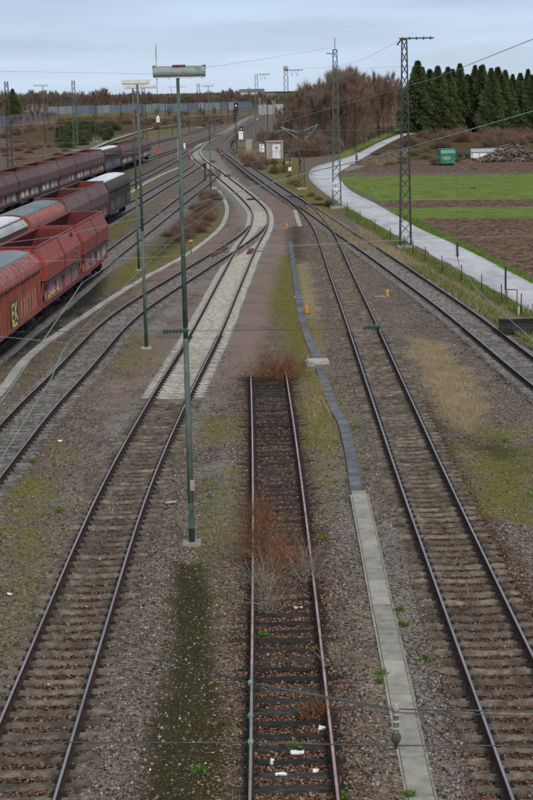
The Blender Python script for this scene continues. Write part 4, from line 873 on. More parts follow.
# ------------------------------------------------------------------ wires and insulators
def cat_wire(name, label, pts, r, m, sag=0., cat='wire', n=10, group=None):
    """pts: world points; parabola sag between each pair"""
    q = []
    for a, b in zip(pts, pts[1:]):
        for k in range(n):
            u = k/n; q.append(tuple(a[i]+(b[i]-a[i])*u for i in range(2))+(a[2]+(b[2]-a[2])*u-4*sag*u*(1-u),))
    q.append(tuple(pts[-1])); o = MB().tube(q, r*.74, 5).build(name, mt[m]); return tag(o, label, cat, group)
def wpx(name, label, spec, r, m, sag=0., **k): return cat_wire(name, label, [P(*s_) for s_ in spec], r, m, sag, **k)
def strings(name, label, a, b, n, r, m='insul', cat='insulator', end='wire_dark'):
    a = Vector(a); b = Vector(b); t = thing(name, label, cat, tuple(a)); d = b-a; core = MB().bar((0,0,0),tuple(d),r*.35,6); core.build('rod', mt[end], t)
    s = MB()
    for k in range(n):
        c = d*((k+.7)/(n+.4)); u = d.normalized(); s.bar(tuple(c-u*r*.35),tuple(c+u*r*.1),r*.55,12,r); s.bar(tuple(c+u*r*.1),tuple(c+u*r*.3),r,12,r*.6)
    s.build('sheds', mt[m], t, False); return t
# near span over the abandoned siding
YN = 17.
wpx('span_wire','dark lower span wire crossing the very bottom of the photo',[(-10,742,YN),(252,743,YN),(395,745.5,YN),(545,746,YN)],.011,'wire_dark')
wpx('span_wire','dark slanting span wire above the lowest one',[(110,636,YN+3),(182,664,YN+1.2),(250,683,YN),(395,709,YN),(545,712,YN)],.012,'wire_dark')
wpx('span_wire','second dark strand close below the slanting span wire',[(250,683,YN),(320,697,YN),(405,713,YN),(545,716,YN)],.009,'wire_dark')
a = P(396,709,YN); b = P(396,740,YN); t = strings('insulator','grey hanging insulator at the bottom right between two span wires',a,b,4,.05,'conc_light')
d = Vector(b)-Vector(a)
MB().ball((0,0,.02),.04,6,0,1.5).build('upper_clamp', mt['conc_light'], t); MB().bar((0,0,0),tuple(d),.032,10).build('barrel', mt['conc_grey'], t); MB().ball(tuple(d*.93),.056,8,0,1.3).build('lower_clamp', mt['mast_dark'], t); MB().bar(tuple(d),tuple(d*1.28),.02,6).build('tail', mt['iron'], t)
wpx('contact_wire','green contact wire running along the left rail of the siding',[(250.5,845,13.2),(250.4,800,14.2),(250.3,742,15.5),(251.5,682,YN),(252.5,664,17.6)],.013,'wire')
for yy, YY, nm in ((742,15.5,'lowest'),(716,16.2,'middle'),(683,17.,'topmost')):
    c = P(250.6,yy,YY); t = thing('wire_clamp',nm+' green clamp on the contact wire over the siding','clamp',c,0,'green clamps'); MB().ball((0,0,0),.034,6,0,1.1).build('body', mt['wire'], t); MB().bar((-.05,0,0),(.05,0,0),.015,6).build('bolt', mt['iron'], t)
# middle span
YM = 42.
wpx('span_wire','thin horizontal span wire with green insulators across the middle',[(-10,332,YM),(160,331,YM),(228,330.5,YM),(345,329,YM),(365,328,YM),(381,327,YM),(545,328,YM)],.008,'wire_dark')
strings('insulator','green insulator string left of the nearest light mast',P(162,331.3,YM),P(189,330.3,YM),8,.085)
strings('insulator','green insulator string above the right-hand track',P(363,327.5,YM),P(381,326.5,YM),5,.085)
wpx('span_wire','pale upper span wire crossing above the red wagons',[(-10,263,YM+2),(75,260,YM+2),(160,257,YM+2),(260,248,YM+2),(420,239,YM+2),(545,235,YM+2)],.007,'wire_pale')
wpx('span_wire','pale span wire at mid height over the wagons',[(-10,245,46),(60,236,46),(150,215.5,46),(222,196,50)],.010,'wire')
wpx('contact_wire','thick green wire rising to the right from the distant switches',[(222,196,50),(310,172,50),(380,156,48),(533,111,45),(548,106,45)],.018,'wire',.0)
wpx('feeder_wire','long green feeder rising across the sky to the upper right corner',[(240,134,120),(290,120,100),(380,94,80),(438,77,66),(533,39,52),(548,33,50)],.017,'wire')
wpx('contact_wire','green contact wire slanting down to the left edge over the track',[(-12,420,34),(17,379,37),(64.5,309,43),(82,283,46)],.017,'wire')
wpx('contact_wire','green wire leaving the hanging insulator along the wagon bottoms',[(82,283,46),(100,271,52),(120,258,60),(150,238,75),(205,203,110)],.012,'wire')
wpx('contact_wire','green contact wire slanting over the branch track at the left',[(-6,470,30),(51,379,38),(62,353,41),(68,343,42.5)],.015,'wire')
wpx('contact_wire','pale wire running on from the branch wire towards the switches',[(68,343,42.5),(105,306,50),(140,270,60),(186,228,80),(240,188,120)],.009,'wire_pale')
wpx('guy_wire','pale guy line from the left edge to the branch contact wire',[(-6,336,42.5),(68,343,42.5)],.008,'wire_pale')
t = strings('insulator','dark insulator hanging in front of the middle red wagon',P(76.5,261,46),P(81,281,46),6,.05,'insul_brown')
strings('insulator','small green insulator above the dark one in front of the red wagon',P(75.5,246,46),P(76.5,261,46),2,.05)
strings('insulator','little dark insulator on the pale wire over the wagon side',P(71,232,46),P(71,237,46),2,.07,'insul_brown')
# right-hand track wire
wpx('contact_wire','green contact wire descending to the right edge over the dark track',[(459,265,58),(478,291,53),(533,340,45),(550,356,43)],.015,'wire')
strings('insulator','dark insulator hanging over the road',P(457,243,58),P(457.5,257,58),6,.07,'insul_brown')
wpx('dropper_wire','thin vertical wire above the dark insulator over the road',[(455,115,58),(456,142,58),(457,243,58)],.005,'wire_dark')
wpx('dropper_wire','thin short wire under the dark insulator over the road',[(457.5,257,58),(459,265,58)],.015,'wire_dark')
wpx('dropper_wire','thin wire hanging down to the rail from the road insulator',[(459,265,58),(460,322,58)],.004,'wire_dark')
wpx('catenary_wire','pale wire falling to the right across the green field',[(355,137,110),(420,150,95),(457,164,88),(513,196,80),(545,214,76)],.012,'wire_pale')
wpx('catenary_wire','pale wire curving down across the road bend',[(298,130,150),(340,140,130),(356,166,120),(385,206,110),(404,228,105)],.014,'wire_pale')
wpx('span_wire','pale horizontal wire at the height of the road bend',[(140,245,60),(290,245,60),(420,239,60)],.007,'wire_pale')
wpx('span_wire','faint horizontal wire in front of the brown wood',[(250,131,170),(301,130,170),(404,130,150)],.014,'wire_pale')
wpx('span_wire','faint horizontal wire over the ploughed field',[(404,200,80),(545,199,80)],.006,'wire_pale')
wpx('span_wire','faint wire over the bright green field',[(372,172,90),(545,172,85)],.006,'wire_pale')
strings('insulator','small dark insulator hung in front of the wood',P(356.5,154,110),P(356.5,163,110),4,.11,'insul_brown')
wpx('dropper_wire','fine vertical wire above the insulator in front of the wood',[(356.5,100,110),(356.5,154,110)],.007,'wire_dark')
strings('insulator','small grey insulator near the green container',P(472,168,82),P(478,169,82),2,.09,'conc_grey','insulator')
strings('insulator','small grey insulator over the bright field',P(470,187,80),P(476,188,80),2,.09,'conc_grey','insulator')
# high thin wires against the sky
wpx('feeder_wire','hair-thin wire across the upper left sky',[(-10,71,120),(60,72,120),(150,74,120)],.012,'wire_pale',.0)
wpx('feeder_wire','hair-thin wire from the nearest lamp to the tall right mast',[(150,74,120),(208,67,130),(270,58,150),(333,47,172)],.014,'wire_pale')
wpx('feeder_wire','hair-thin wire from the far mast up to the mast with the cross arm',[(284,70,280),(340,66,200),(366,58,160),(399,41,128)],.014,'wire_pale')
wpx('feeder_wire','hair-thin wire from the plate mast over the conifers',[(333,80,172),(365,68,172),(420,66,150)],.012,'wire_pale')
for i, (pts, lab) in enumerate([([(0,142,190),(40,141,190),(95,142,190),(150,137,190),(240,132,200)],'pale span wire over the dark bushes'),
    ([(0,125,230),(75,120,230),(150,118,230),(250,112,240)],'faint span wire before the noise barrier'),
    ([(0,158,160),(60,152,160),(140,152,165),(235,144,180)],'faint span wire over the far wagon roofs'),
    ([(150,116,260),(200,120,260),(262,112,280),(330,108,280)],'faint span wire between the far masts'),
    ([(212,108,300),(262,104,300),(300,128,210)],'drooping wire at the far mast cluster'),
    ([(236,128,260),(262,120,230),(298,131,205),(340,140,160)],'wire leading from the curve to the short lattice mast'),
    ([(228,134,300),(258,126,280),(303,132,209),(337,128,174)],'lower wire from the curve to the plate mast'),
    ([(160,136,230),(199,131,260),(240,126,280)],'faint wire left of the curve'),
    ([(250,152,200),(298,148,180),(337,150,174),(405,152,128)],'span wire between the two tall right masts'),
    ([(140,160,150),(240,150,170),(300,150,180)],'faint span wire over the left switches')]):
    wpx('span_wire', lab, pts, .017 if i != 0 else .02, 'wire' if i in (0,5,6) else 'wire_pale', .15)
# brackets on the short lattice mast
x, y = G(302,188)
t = thing('cantilever_arm','green tubular bracket reaching left from the short lattice mast','bracket',P(302,134,y)); MB().bar((0,0,0),(-2.6,0,.9),.06,6).build('upper_tube', mt['wire'], t); MB().bar((0,0,-.9),(-2.6,0,.9),.05,6).build('lower_tube', mt['wire'], t); MB().bar((-2.2,0,.6),(-3.4,0,.2),.04,6).build('registration_arm', mt['wire'], t)
t = thing('cantilever_arm','green tubular bracket reaching right from the short lattice mast','bracket',P(303,134,y)); MB().bar((0,0,.4),(1.9,0,1.1),.06,6).build('upper_tube', mt['wire'], t); MB().bar((0,0,-.9),(1.9,0,1.1),.05,6).build('lower_tube', mt['wire'], t)
# ------------------------------------------------------------------ noise barrier, far buildings
def barrier(label, pts, hh, mats, step):
    t = thing('noise_barrier', label, 'noise barrier', (pts[0][0],pts[0][1],-.2)); ox, oy = pts[0]; L = sum(math.dist(a,b) for a,b in zip(pts,pts[1:])); n = int(L/step); k = 0
    for a, b in zip(pts, pts[1:]):
        m_ = max(1,int(math.dist(a,b)/step))
        for i in range(m_):
            p = [a[j]+(b[j]-a[j])*i/m_-(ox,oy)[j] for j in range(2)]; q = [a[j]+(b[j]-a[j])*(i+1)/m_-(ox,oy)[j] for j in range(2)]
            z = hh*random.uniform(.97,1.03)
            MB().loft([[(p[0],p[1],0),(p[0],p[1]+.2,0),(p[0],p[1]+.2,z),(p[0],p[1],z)],[(q[0],q[1],0),(q[0],q[1]+.2,0),(q[0],q[1]+.2,z),(q[0],q[1],z)]]).build('panel', random.choice(mats), t)
            MB().box(p[0]-.12,p[0]+.12,p[1]-.15,p[1]-.01,0,hh+.15).build('post', mt['conc_grey'], t)
nb1 = [M_flat('barrier_blue_%d'%i, c, .8) for i, c in enumerate([(.09,.125,.17),(.135,.165,.20),(.07,.10,.14),(.17,.19,.215),(.12,.17,.17)])]
nb2 = [M_flat('barrier_grey_%d'%i, c, .8) for i, c in enumerate([(.13,.13,.17),(.17,.17,.20),(.11,.11,.15)])]
nb3 = [M_flat('barrier_pale_%d'%i, c, .8) for i, c in enumerate([(.36,.36,.34),(.30,.31,.32)])]
barrier('grey panelled noise barrier at the far left edge',[G(-8,127),G(4,125.5),G(25,122.5),G(48.5,118)],4.0,nb2,6)
barrier('long blue noise barrier running behind the whole left yard',[P(x_,110,y_)[:2] for x_,y_ in ((48,880),(75,885),(110,895),(160,905),(205,915),(252,925))],6.3,nb1,4)
barrier('pale wall section at the end of the blue barrier',[P(258,110,860)[:2],P(284,110,880)[:2]],4.9,nb3,7)
be = MB(); secs = []
for k in range(24):
    xx = -150+k*7.; yy = 868+k*1.9; zz = 2.2+.3*math.sin(k*1.9); secs.append([(xx,yy-14,-.4),(xx,yy-4,zz),(xx,yy+6,zz),(xx,yy+8,-.4)])
eb = be.loft(secs).build('embankment', M_noise('embankment_scrub',[(.05,.045,.025),(.11,.085,.05),(.13,.13,.055)],.25,.95,bs=1,bd=.3,det=8), smooth=False); tag(eb,'low scrubby embankment carrying the blue barrier','embankment',kind='structure')
# far houses
def house(px, py, w, h, rh, label, wall, roof, rz=0, Y=None):
    x, y = G(px,py); t = thing('house', label, 'house', (x,y,-.2), rz); MB().box(-w/2,w/2,0,8,0,h).build('wall', wall, t)
    MB().loft([[(-w/2-.3,-.3,h),(-w/2-.3,8.3,h),(-w/2-.3,4,h+rh)],[(w/2+.3,-.3,h),(w/2+.3,8.3,h),(w/2+.3,4,h+rh)]]).build('roof', roof, t)
    for k in range(max(2,int(w/4))): MB().box(-w/2+1+k*3.6,-w/2+2.2+k*3.6,-.04,-.002,1.2,2.5).build('window', mt['black'], t)
wm, rm = M_flat('far_white_wall',(.5,.5,.48),.9), M_flat('far_slate_roof',(.10,.10,.12),.9)
house(120,103.5,14,5,3,'far pale house seen above the barrier behind the slim light masts',wm,rm)
house(268,106,12,7,3,'far white building at the end of the barrier',wm,rm); house(33,112,16,6,4,'far house among the trees at the upper left',wm,M_flat('far_red_roof',(.2,.08,.06),.9))
house(252,100.5,30,10,4,'long pale industrial hall far away above the barrier',wm,rm)
# footbridge / gantry far away behind the mast with hangers
x, y = G(276,104); t = thing('signal_gantry','dark flat gantry crossing the far tracks near the horizon','gantry',(x,y,0)); MB().box(-16,14,-.3,.3,9.2,10).build('beam', mt['iron'], t)
for xx in (-15,-2,13): MB().box(xx-.3,xx+.3,-.3,.3,0,9.2).build('leg', mt['iron'], t)
# ------------------------------------------------------------------ field items at the right
x, y = G(448,164.5); t = thing('green_container','green shed container with a pale top edge and grey patch in the field','container',(x,y,0),.12)
gm = M_noise('green_container_paint',[(.012,.10,.06),(.02,.15,.09),(.03,.20,.13)],1.5,.6,bs=.3); MB().box(-1.15,1.15,0,2.4,.15,2.3).build('body', gm, t); MB().box(-1.2,1.2,-.06,2.46,2.3,2.42).build('roof', mt['insul'], t)
rf_ = MB().box(-1.17,1.17,-.03,-.001,1.75,2.28).build('fascia', M_flat('pale_green_paint',(.12,.36,.26),.6), t); MB().box(-.8,.35,-.02,-.002,.75,1.25).build('poster', mt['conc_light'], t); MB().box(-1.0,1.0,.2,2.2,-.1,.15).build('skids', mt['wood'], t)
x, y = G(487,158.5); t = thing('storage_tank','long white tank with a grey curved cover lying in the field','tank',(x,y,0),0)
q = MB(); q.box(-2.6,2.6,0,1.6,.1,1.15); q.build('body', mt['white'], t); q = MB().loft([[(xx,.8+1.0*math.cos(k*math.pi/8),1.1+.55*math.sin(k*math.pi/8)) for k in range(9)] for xx in (-2.7,2.7)]); q.build('cover', M_flat('grey_tank_cover',(.28,.30,.34),.6), t)
for k in range(5): MB().box(-2.5+k*1.2,-2.4+k*1.2,-.05,-.001,.1,1.1).build('strap', mt['conc_light'], t)
x, y = G(464.5,158); t = thing('farm_trailer','dark low farm trailer between the container and the tank','trailer',(x,y,0),0)
MB().box(-1.1,1.1,0,1.5,.55,.75).build('bed', mt['mast_dark'], t)
for s_ in (-1,1):
    for yy in (0,1.5): MB().bar((s_*.7,yy-.1,.35),(s_*.7,yy+.1,.35),.35,14).build('wheel', mt['iron'], t)
q = MB(); 
for k in range(6): q.box(-1.05+k*.4,-.8+k*.4,.1,1.3,.75,1.0+.25*random.random())
q.build('load', mt['mast'], t)
x, y = G(512,160.5); q = MB(); r = random.Random(5)
for k in range(420):
    u = r.uniform(-1,1); hmax = 2.6*(1-abs(u)**1.8); zz = r.uniform(0,1)**1.3*hmax; cx = x+u*5.2; cy = y+r.uniform(-1.2,1.6)*(1-zz/3.2); a = Vector((r.uniform(-1,1),r.uniform(-1,1),r.uniform(-.7,.7)))*r.uniform(.3,1.0)
    q.bar((cx-a.x,cy-a.y,zz-a.z*.5+.1),(cx+a.x,cy+a.y,zz+a.z*.5+.1),r.uniform(.04,.13),5)
tag(q.build('log_pile', mt['logs']), 'heap of logs and branches at the right edge of the field', 'log pile')
for k, (a, b_, s_, lab) in enumerate([(468,162,.8,'small earth heap below the tank'),(486,160,1.1,'earth heap in front of the log pile'),(372,164,1.6,'long earth heap beside the side track'),(392,158,1.9,'taller earth heap with dry grass near the road')]):
    x, y = G(a,b_); q = MB(); secs = []
    for i in range(7):
        rr = s_*2.0*(1-i/6.5); secs.append([(rr*(1+.25*math.sin(3*j+i+k))*math.cos(j*math.pi/8), rr*.7*(1+.2*math.cos(2*j+k))*math.sin(j*math.pi/8), s_*.13*i*(1+.1*math.sin(j))) for j in range(16)])
    q.loft(secs); o = q.build('earth_heap', M_noise('earth_%d'%k,[(.05,.035,.024),(.11,.08,.055),(.19,.15,.10)],1.6,.95,bs=1,bd=.1,det=8)); o.location = (x,y,-.15); tag(o, lab, 'earth heap', 'earth heaps')
# ------------------------------------------------------------------ vegetation
def twigs(n, cen, dirs, ln, w, jit=.0):
    """thin triangles: start points cen (n,3), directions dirs, lengths ln"""
    side = np.cross(dirs, rng.normal(size=(n,3))); side /= np.linalg.norm(side,axis=1)[:,None]+1e-9
    v = np.empty((n,3,3)); v[:,0] = cen-side*w[:,None]/2; v[:,1] = cen+side*w[:,None]/2; v[:,2] = cen+dirs*ln[:,None]
    return v.reshape(-1,3), np.arange(n*3).reshape(-1,3)
def unit(a): return a/(np.linalg.norm(a,axis=1)[:,None]+1e-9)
def bare_tree_meshes(h, cw, m, n=3200, seed=1, base=.22):
    r = random.Random(seed); tr = MB(); tips = []
    def grow(p, d, l, rad, lev):
        q = p+d*l; tr.bar(tuple(p),tuple(q),rad,5 if lev < 2 else 3,rad*.62,cap=False)
        tips.append((p,q,lev))
        if lev >= 4: return
        for k in range(r.choice([2,3,3] if lev else [3,4])):
            nd = (d*(1.0 if lev else .8)+Vector((r.uniform(-1,1),r.uniform(-1,1),r.uniform(-.1,.8)))*(.62+.06*lev)); nd.normalize(); grow(q if r.random() < .65 else p+d*l*r.uniform(.55,.95), nd, l*r.uniform(.6,.82), rad*.55, lev+1)
    grow(Vector((0,0,-.2)), Vector((r.uniform(-.05,.05),r.uniform(-.05,.05),1)).normalized(), h*.32, h*.016, 0)
    mesh_t = None; fine = [x for x in tips if x[2] >= 1]
    idx = rng.integers(0,len(fine),n); u = rng.random(n)[:,None]
    A = np.array([tuple(f[0]) for f in fine])[idx]; B = np.array([tuple(f[1]) for f in fine])[idx]; c = A+(B-A)*u+rng.normal(size=(n,3))*.12
    d = unit(unit(B-A)*.8+rng.normal(size=(n,3))*.7+np.array([0,0,.35]))
    low = rng.random(n) < .14; c[low,2] *= rng.uniform(.25,.9,low.sum()); v, f = twigs(n, c, d, rng.uniform(.6,1.7,n)*h/14, rng.uniform(.018,.05,n)*h/14)
    top = v[:,2].max(); sc = h/top; v *= sc; ext = np.abs(v[:,:2]).max(); v[:,:2] *= min(1.3, cw/2/ext*1.15)
    kx = min(1.3, cw/2/ext*1.15); tr.v = [(a*sc*kx,b*sc*kx,c_*sc) for a,b,c_ in tr.v]
    return tr.mesh('trunk', mt['bark']), npmesh('crown', v, f, mt[m])
def conifer_meshes(h, w, n=5200, m='needle', seed=1):
    r = np.random.default_rng(seed); z = h*(.05+.95*r.random(n)**1.15); prof = np.interp(z/h,[0,.08,.25,.6,.85,1],[.6,.95,1,.62,.22,.01]); a = r.random(n)*2*math.pi
    clump = 1+.20*np.sin(a*3+z*1.1+seed)+.09*np.sin(z*4.+a*2)+.13*np.sin(a*9+z*2.6+seed)+r.normal(size=n)*.08; rad = w/2*prof*clump*np.sqrt(r.random(n)*.75+.25)
    c = np.stack([rad*np.cos(a),rad*np.sin(a),z],1); d = unit(np.stack([np.cos(a),np.sin(a),r.uniform(-.6,.35,n)],1)+r.normal(size=(n,3))*.35)
    v, f = twigs(n, c, d, r.uniform(.3,.75,n)*h/17, r.uniform(.09,.24,n)*h/17)
    tr = MB().bar((0,0,-.2),(0,0,h*.95),h*.013,7,.03); return tr.mesh('trunk', mt['bark']), npmesh('crown', v, f, mt[m])
def bush_mesh(w, h, n, m, seed=1, ln=(.25,.7), wd=(.02,.05), leaf=False):
    r = np.random.default_rng(seed); a = r.random(n)*2*math.pi; el = np.arccos(r.random(n)); rr = r.random(n)**.6; lump = 1+.22*np.sin(a*3+seed)+.15*np.sin(a*5+el*4)
    c = np.stack([w/2*rr*lump*np.sin(el)*np.cos(a), w/2*rr*lump*np.sin(el)*np.sin(a), h*rr*lump*np.cos(el)*.85+.02],1)
    d = unit(c/np.array([w/2,w/2,h])+np.array([0,0,.5])+r.normal(size=(n,3))*.5); v, f = twigs(n, c, d, r.uniform(*ln,n), r.uniform(*wd,n)); return npmesh('bush', v, f, mt[m])
def plant(name, label, cat, tm, cm, loc, sc=1., group=None, sz=None):
    t = thing(name, label, cat, loc, random.uniform(0,6.28), group); wx = random.uniform(.85,1.25); t.scale = (sc*wx,sc*random.uniform(.85,1.25),sc*(sz or 1)); link('trunk', tm, t); link('crown', cm, t); return t
TB = [bare_tree_meshes(15+i, 7.0, ['twig','twig','twig','twig_grey'][i], 9500, i+3) for i in range(4)]
TC = [conifer_meshes(17+i, 7.4+1.1*i, 24000, seed=i+1) for i in range(3)]
# conifers
names = ['leftmost','second','third','fourth','fifth','sixth','seventh','eighth','ninth','tenth','eleventh','twelfth','thirteenth','fourteenth']
for i, (px, ty) in enumerate([(418,60),(430,69),(438,65),(448,66),(460,68),(470,75),(481,65),(491,67),(501,74),(510,80),(520,80),(531,74),(541,70),(551,76)]):
    Y = 452+random.uniform(-8,8); x = P(px,132,Y)[0]; h = top_of(px,ty,Y); k = i%3
    plant('conifer', 'dark conifer behind the field, '+(names[i]+' from the left in its row' if i < 10 else names[i]+' from the left near the photo\'s right edge'), 'tree', *TC[k], (x,Y,-.3), h/(17+k), 'row of dark conifers')
for i in range(20):
    px = 415+i*7.5; Y = 470+random.uniform(-4,4); x = P(px,132,Y)[0]; h = random.uniform(15,18.5); plant('conifer','dark conifer of the hidden second row behind the field','tree',*TC[i%3],(x,Y,-.3),h/(17+i%3),'second row of dark conifers')
# brown bare wood
prof_x = [276,286,307,328,346,365,380,400,412,440,470,500,533,560]; prof_y = [122,100,80,74,64,69,68,70,76,80,80,74,74,72]
n_ = 0
ORD = 'first second third fourth fifth sixth seventh eighth ninth tenth eleventh twelfth thirteenth fourteenth fifteenth sixteenth seventeenth eighteenth nineteenth twentieth'.split()
for row, Y in enumerate((345,368,392,418,446,476,500)):
    px = 280+row*1.5
    while px < 414+row*3:
        yy = Y+random.uniform(-9,9); x = P(px,140,yy)[0]; h = top_of(px, np.interp(px,prof_x,prof_y)+random.uniform(-7,15 if row < 4 else 9), yy)
        rowpx = 400+FPX*math.tan(math.atan(CAMH/yy)-TH)-(px-266.5)*ROLL
        edge_ok = px < 334 or rowpx < np.interp(px,[334,355,378,398,415],[157,152,140.5,131.5,128])-1
        if h > 5 and edge_ok:
            k = random.randrange(3) if random.random() < .85 else 3
            plant('bare_tree', ('russet bare tree, '+ORD[min(n_,19)]+' from the left along the front of the brown wood') if row == 0 else 'russet bare tree inside the brown wood behind its front row', 'tree', *TB[k], (x,yy,-.3), h/(15+k), 'bare trees of the brown wood'); n_ += 1
        px += random.uniform(7,11)*(400/Y)
for i in range(16):
    px = 420+i*8.5+random.uniform(-3,3); Y = 520+random.uniform(-10,10); x = P(px,130,Y)[0]; h = top_of(px, 76+random.uniform(-3,8), Y)
    plant('bare_tree','grey bare tree rising behind the conifers','tree',*TB[3],(x,Y,-.3),h/18,'grey trees behind the conifers')
# far belt
for row, Y in enumerate((960,1010,1080,1220)):
    px = -14
    while px < 300:
        yy = Y+random.uniform(-15,15); tgt = np.interp(px,[-14,10,25,40,60,75,95,102,110,140,165,200,230,250,300],[90,88,87,86,88,89,88,83,88,88,92,90,86,89,90])+random.uniform(-1,5.5)
        if px > 262: tgt += 3
        x = P(px,110,yy)[0]; h = max(7, top_of(px,tgt,yy)); k = random.randrange(4)
        ev = row < 2 and 10 < px < 28 and random.random() < .7
        if ev: plant('conifer','dark evergreen in the far tree belt at the upper left','tree',*TC[k%3],(x,yy,-.3),h/(17+k%3),'evergreens of the far belt')
        else: plant('bare_tree','hazy brown tree of the far belt beyond the noise barrier','tree',*TB[k],(x,yy,-.3),h/(15+k),'trees of the far belt')
        px += random.uniform(4.5,7.5)*(900/Y)
for i in range(34):
    Y = random.uniform(560,840); px = random.choice([random.uniform(0,60),random.uniform(60,255),random.uniform(120,262)]); x = P(px,115,Y)[0]
    if abs(x-float(TF_['Q'](min(Y,900)))) < 6 or abs(x-float(TF_['B'](min(Y,820)))) < 6 or abs(x-float(TF_['H'](min(Y,750)))) < 6: continue
    k = random.randrange(4); h = random.uniform(3.5,7); plant('bare_tree','small bare tree in the scrub in front of the blue barrier','tree',*TB[k],(x,Y,-.3),h/(15+k),'small trees before the barrier')
# bushes
BR = [bush_mesh(3.,1.7,2600,'twig',k,(.3,.9),(.02,.05)) for k in range(3)]; BO = [bush_mesh(3.,1.5,2400,'twig_olive',k+5,(.3,.8),(.03,.07)) for k in range(2)]; BL = [bush_mesh(3.2,2.,3200,'leaf_dark',k+9,(.15,.35),(.12,.25)) for k in range(2)]
def bush(me, px, py, s, label, group=None, sz=1., name='bush', xy=None):
    x, y = xy or G(px,py); o = link(name, me); o.location = (x,y,H1(x,y)-.02); o.scale = (s,s,s*sz); o.rotation_euler = (0,0,random.uniform(0,6.28)); return tag(o, label, 'bush', group)
def scat(mes, poly, n, s0, s1, label, group, sz=1.):
    q = [G(*p) for p in poly]; xs = [p[0] for p in q]; ys = [p[1] for p in q]; k = 0; tr = 0
    while k < n and tr < 5000:
        tr += 1; x, y = random.uniform(min(xs),max(xs)), random.uniform(min(ys),max(ys))
        if sdist(np.array([x]),np.array([y]),q)[0] > 0: bush(random.choice(mes),0,0,random.uniform(s0,s1),label,group,sz*random.uniform(.8,1.3),xy=(x,y)); k += 1
scat(BR,[(262,140),(300,136),(335,146),(338,151),(318,157),(300,158),(276,152)],34,.9,1.8,'russet bush at the foot of the brown wood','russet bushes below the wood')
scat(BO,[(262,170),(268,160),(286,166),(330,205),(345,215),(320,205),(290,182)],16,.3,.55,'low olive bush beside the dark track near the shed','olive bushes near the shed')
scat(BR,[(406,141),(424,134),(545,136),(545,146),(470,146),(420,150),(402,151)],44,.8,1.5,'russet scrub bush in front of the conifers','scrub in front of the conifers',.9)
scat(BO,[(355,158),(400,150),(545,152),(545,166),(400,168)],22,.4,.8,'olive scrub bush around the earth heaps','scrub around the earth heaps',.7)
scat(BL,[(46,137),(58,127),(80,124),(112,124),(119,131),(112,139),(90,145),(64,148)],74,.6,1.35,'dark green bush of the thicket behind the far wagons','dark thicket bushes')
scat(BO,[(48,124),(60,121),(130,118),(128,126),(100,123)],30,1.0,1.8,'olive bush around the dark thicket','olive thicket bushes')
scat(BR,[(0,131),(50,124),(150,119),(230,117),(235,121),(150,125),(60,130),(0,140)],44,.8,1.5,'brown bush on the slope below the noise barrier','brown bushes below the barrier')
scat(BR,[(0,150),(20,140),(62,140),(70,158),(0,172)],26,.5,1.0,'low russet bush in the rough ground at the far left','russet bushes at the far left',.6)
scat(BR,[(140,124),(240,119),(236,124),(150,130)],12,.6,1.,'brown bush between the far tracks','brown bushes between the tracks')
scat(BR,[(160,242),(190,214),(206,192),(216,196),(218,214),(196,234),(172,246)],30,.4,.62,'dark russet bush on the bank between the left tracks','bushes on the left bank',.8)
scat(BR,[(238,160),(250,150),(262,152),(268,166),(256,172)],12,.4,.7,'russet bush between the curve and the shed','bushes inside the curve')
OB = bush_mesh(3,1.6,1500,'dry',31,(.3,.8),(.04,.1))
for (a,b_) in ((245,157),(249,160),(254,158),(243,151)): bush(OB,a,b_,1.,'ochre grass tuft beside the curve','ochre tufts beside the curve')
# russet bushes on the siding
def siding_bush(px, py, w, h, n, m, label, seed, ln=(.25,.7), wd=(.008,.02)):
    x, y = G(px,py); t = thing('bush', label, 'bush', (x,y,H1(x,y))); h *= 1.35; ln = (ln[0]*1.1,ln[1]*1.35)
    n = int(n*.8); link('stems', bush_mesh(w,h,n,m if m == 'strawpale' else 'weed_stem',seed,ln,(wd[0]*.75,wd[1]*.7)), t); r = np.random.default_rng(seed+40)
    k = int(n*.7); a = r.random(k)*6.28; rr = r.random(k)**.5*w*.48; z = r.random(k)**.8*h*(1-.7*rr/(w*.48)); c = np.stack([rr*np.cos(a)*(1-z/h*.4),rr*np.sin(a)*(1-z/h*.4),z],1); v, f = twigs(k, c, unit(r.normal(size=(k,3))), r.uniform(.03,.07,k), r.uniform(.03,.055,k)); link('leaves', npmesh('leaves', v, f, mt['bush_red' if m != 'strawpale' else 'strawpale']), t)
siding_bush(274,380,2.3,1.15,1900,'bush_red','dense orange-russet bush growing over the far end of the siding',1)
siding_bush(290,372,1.3,.8,700,'bush_red','smaller russet bush right of the siding\'s end',2)
siding_bush(262,560,1.5,1.05,900,'bush_red','tall russet bush on the left rail of the siding',3,(.3,.9))
siding_bush(256,520,.9,.6,400,'bush_red','small russet bush beside the left rail higher up the siding',4)
siding_bush(291,572,1.1,.55,420,'bush_red','low russet bush between the siding rails',5)
siding_bush(307,580,1.0,.6,420,'strawpale','pale dead bush spreading over the right rail of the siding',6,(.3,.8),(.006,.014))
siding_bush(267,612,.5,.7,260,'strawpale','upright tuft of pale dead stems inside the left rail',7,(.4,.9),(.008,.015))
siding_bush(285,565,1.1,.4,300,'bush_red','thin russet scrub left of the dead bush on the siding',8)
siding_bush(338,668,.7,.35,200,'strawpale','small pale dead twig tangle right of the siding',9,(.2,.5),(.006,.012))
siding_bush(318,715,.7,.35,420,'bush_red','dark russet weed clump on the right rail near the bottom',10,(.1,.3))
siding_bush(235,560,.7,.4,220,'strawpale','sparse pale twigs left of the siding',11,(.2,.6),(.006,.012))
siding_bush(262,585,.8,.5,300,'strawpale','pale arching stems under the tall russet bush',12,(.4,.9),(.006,.012))
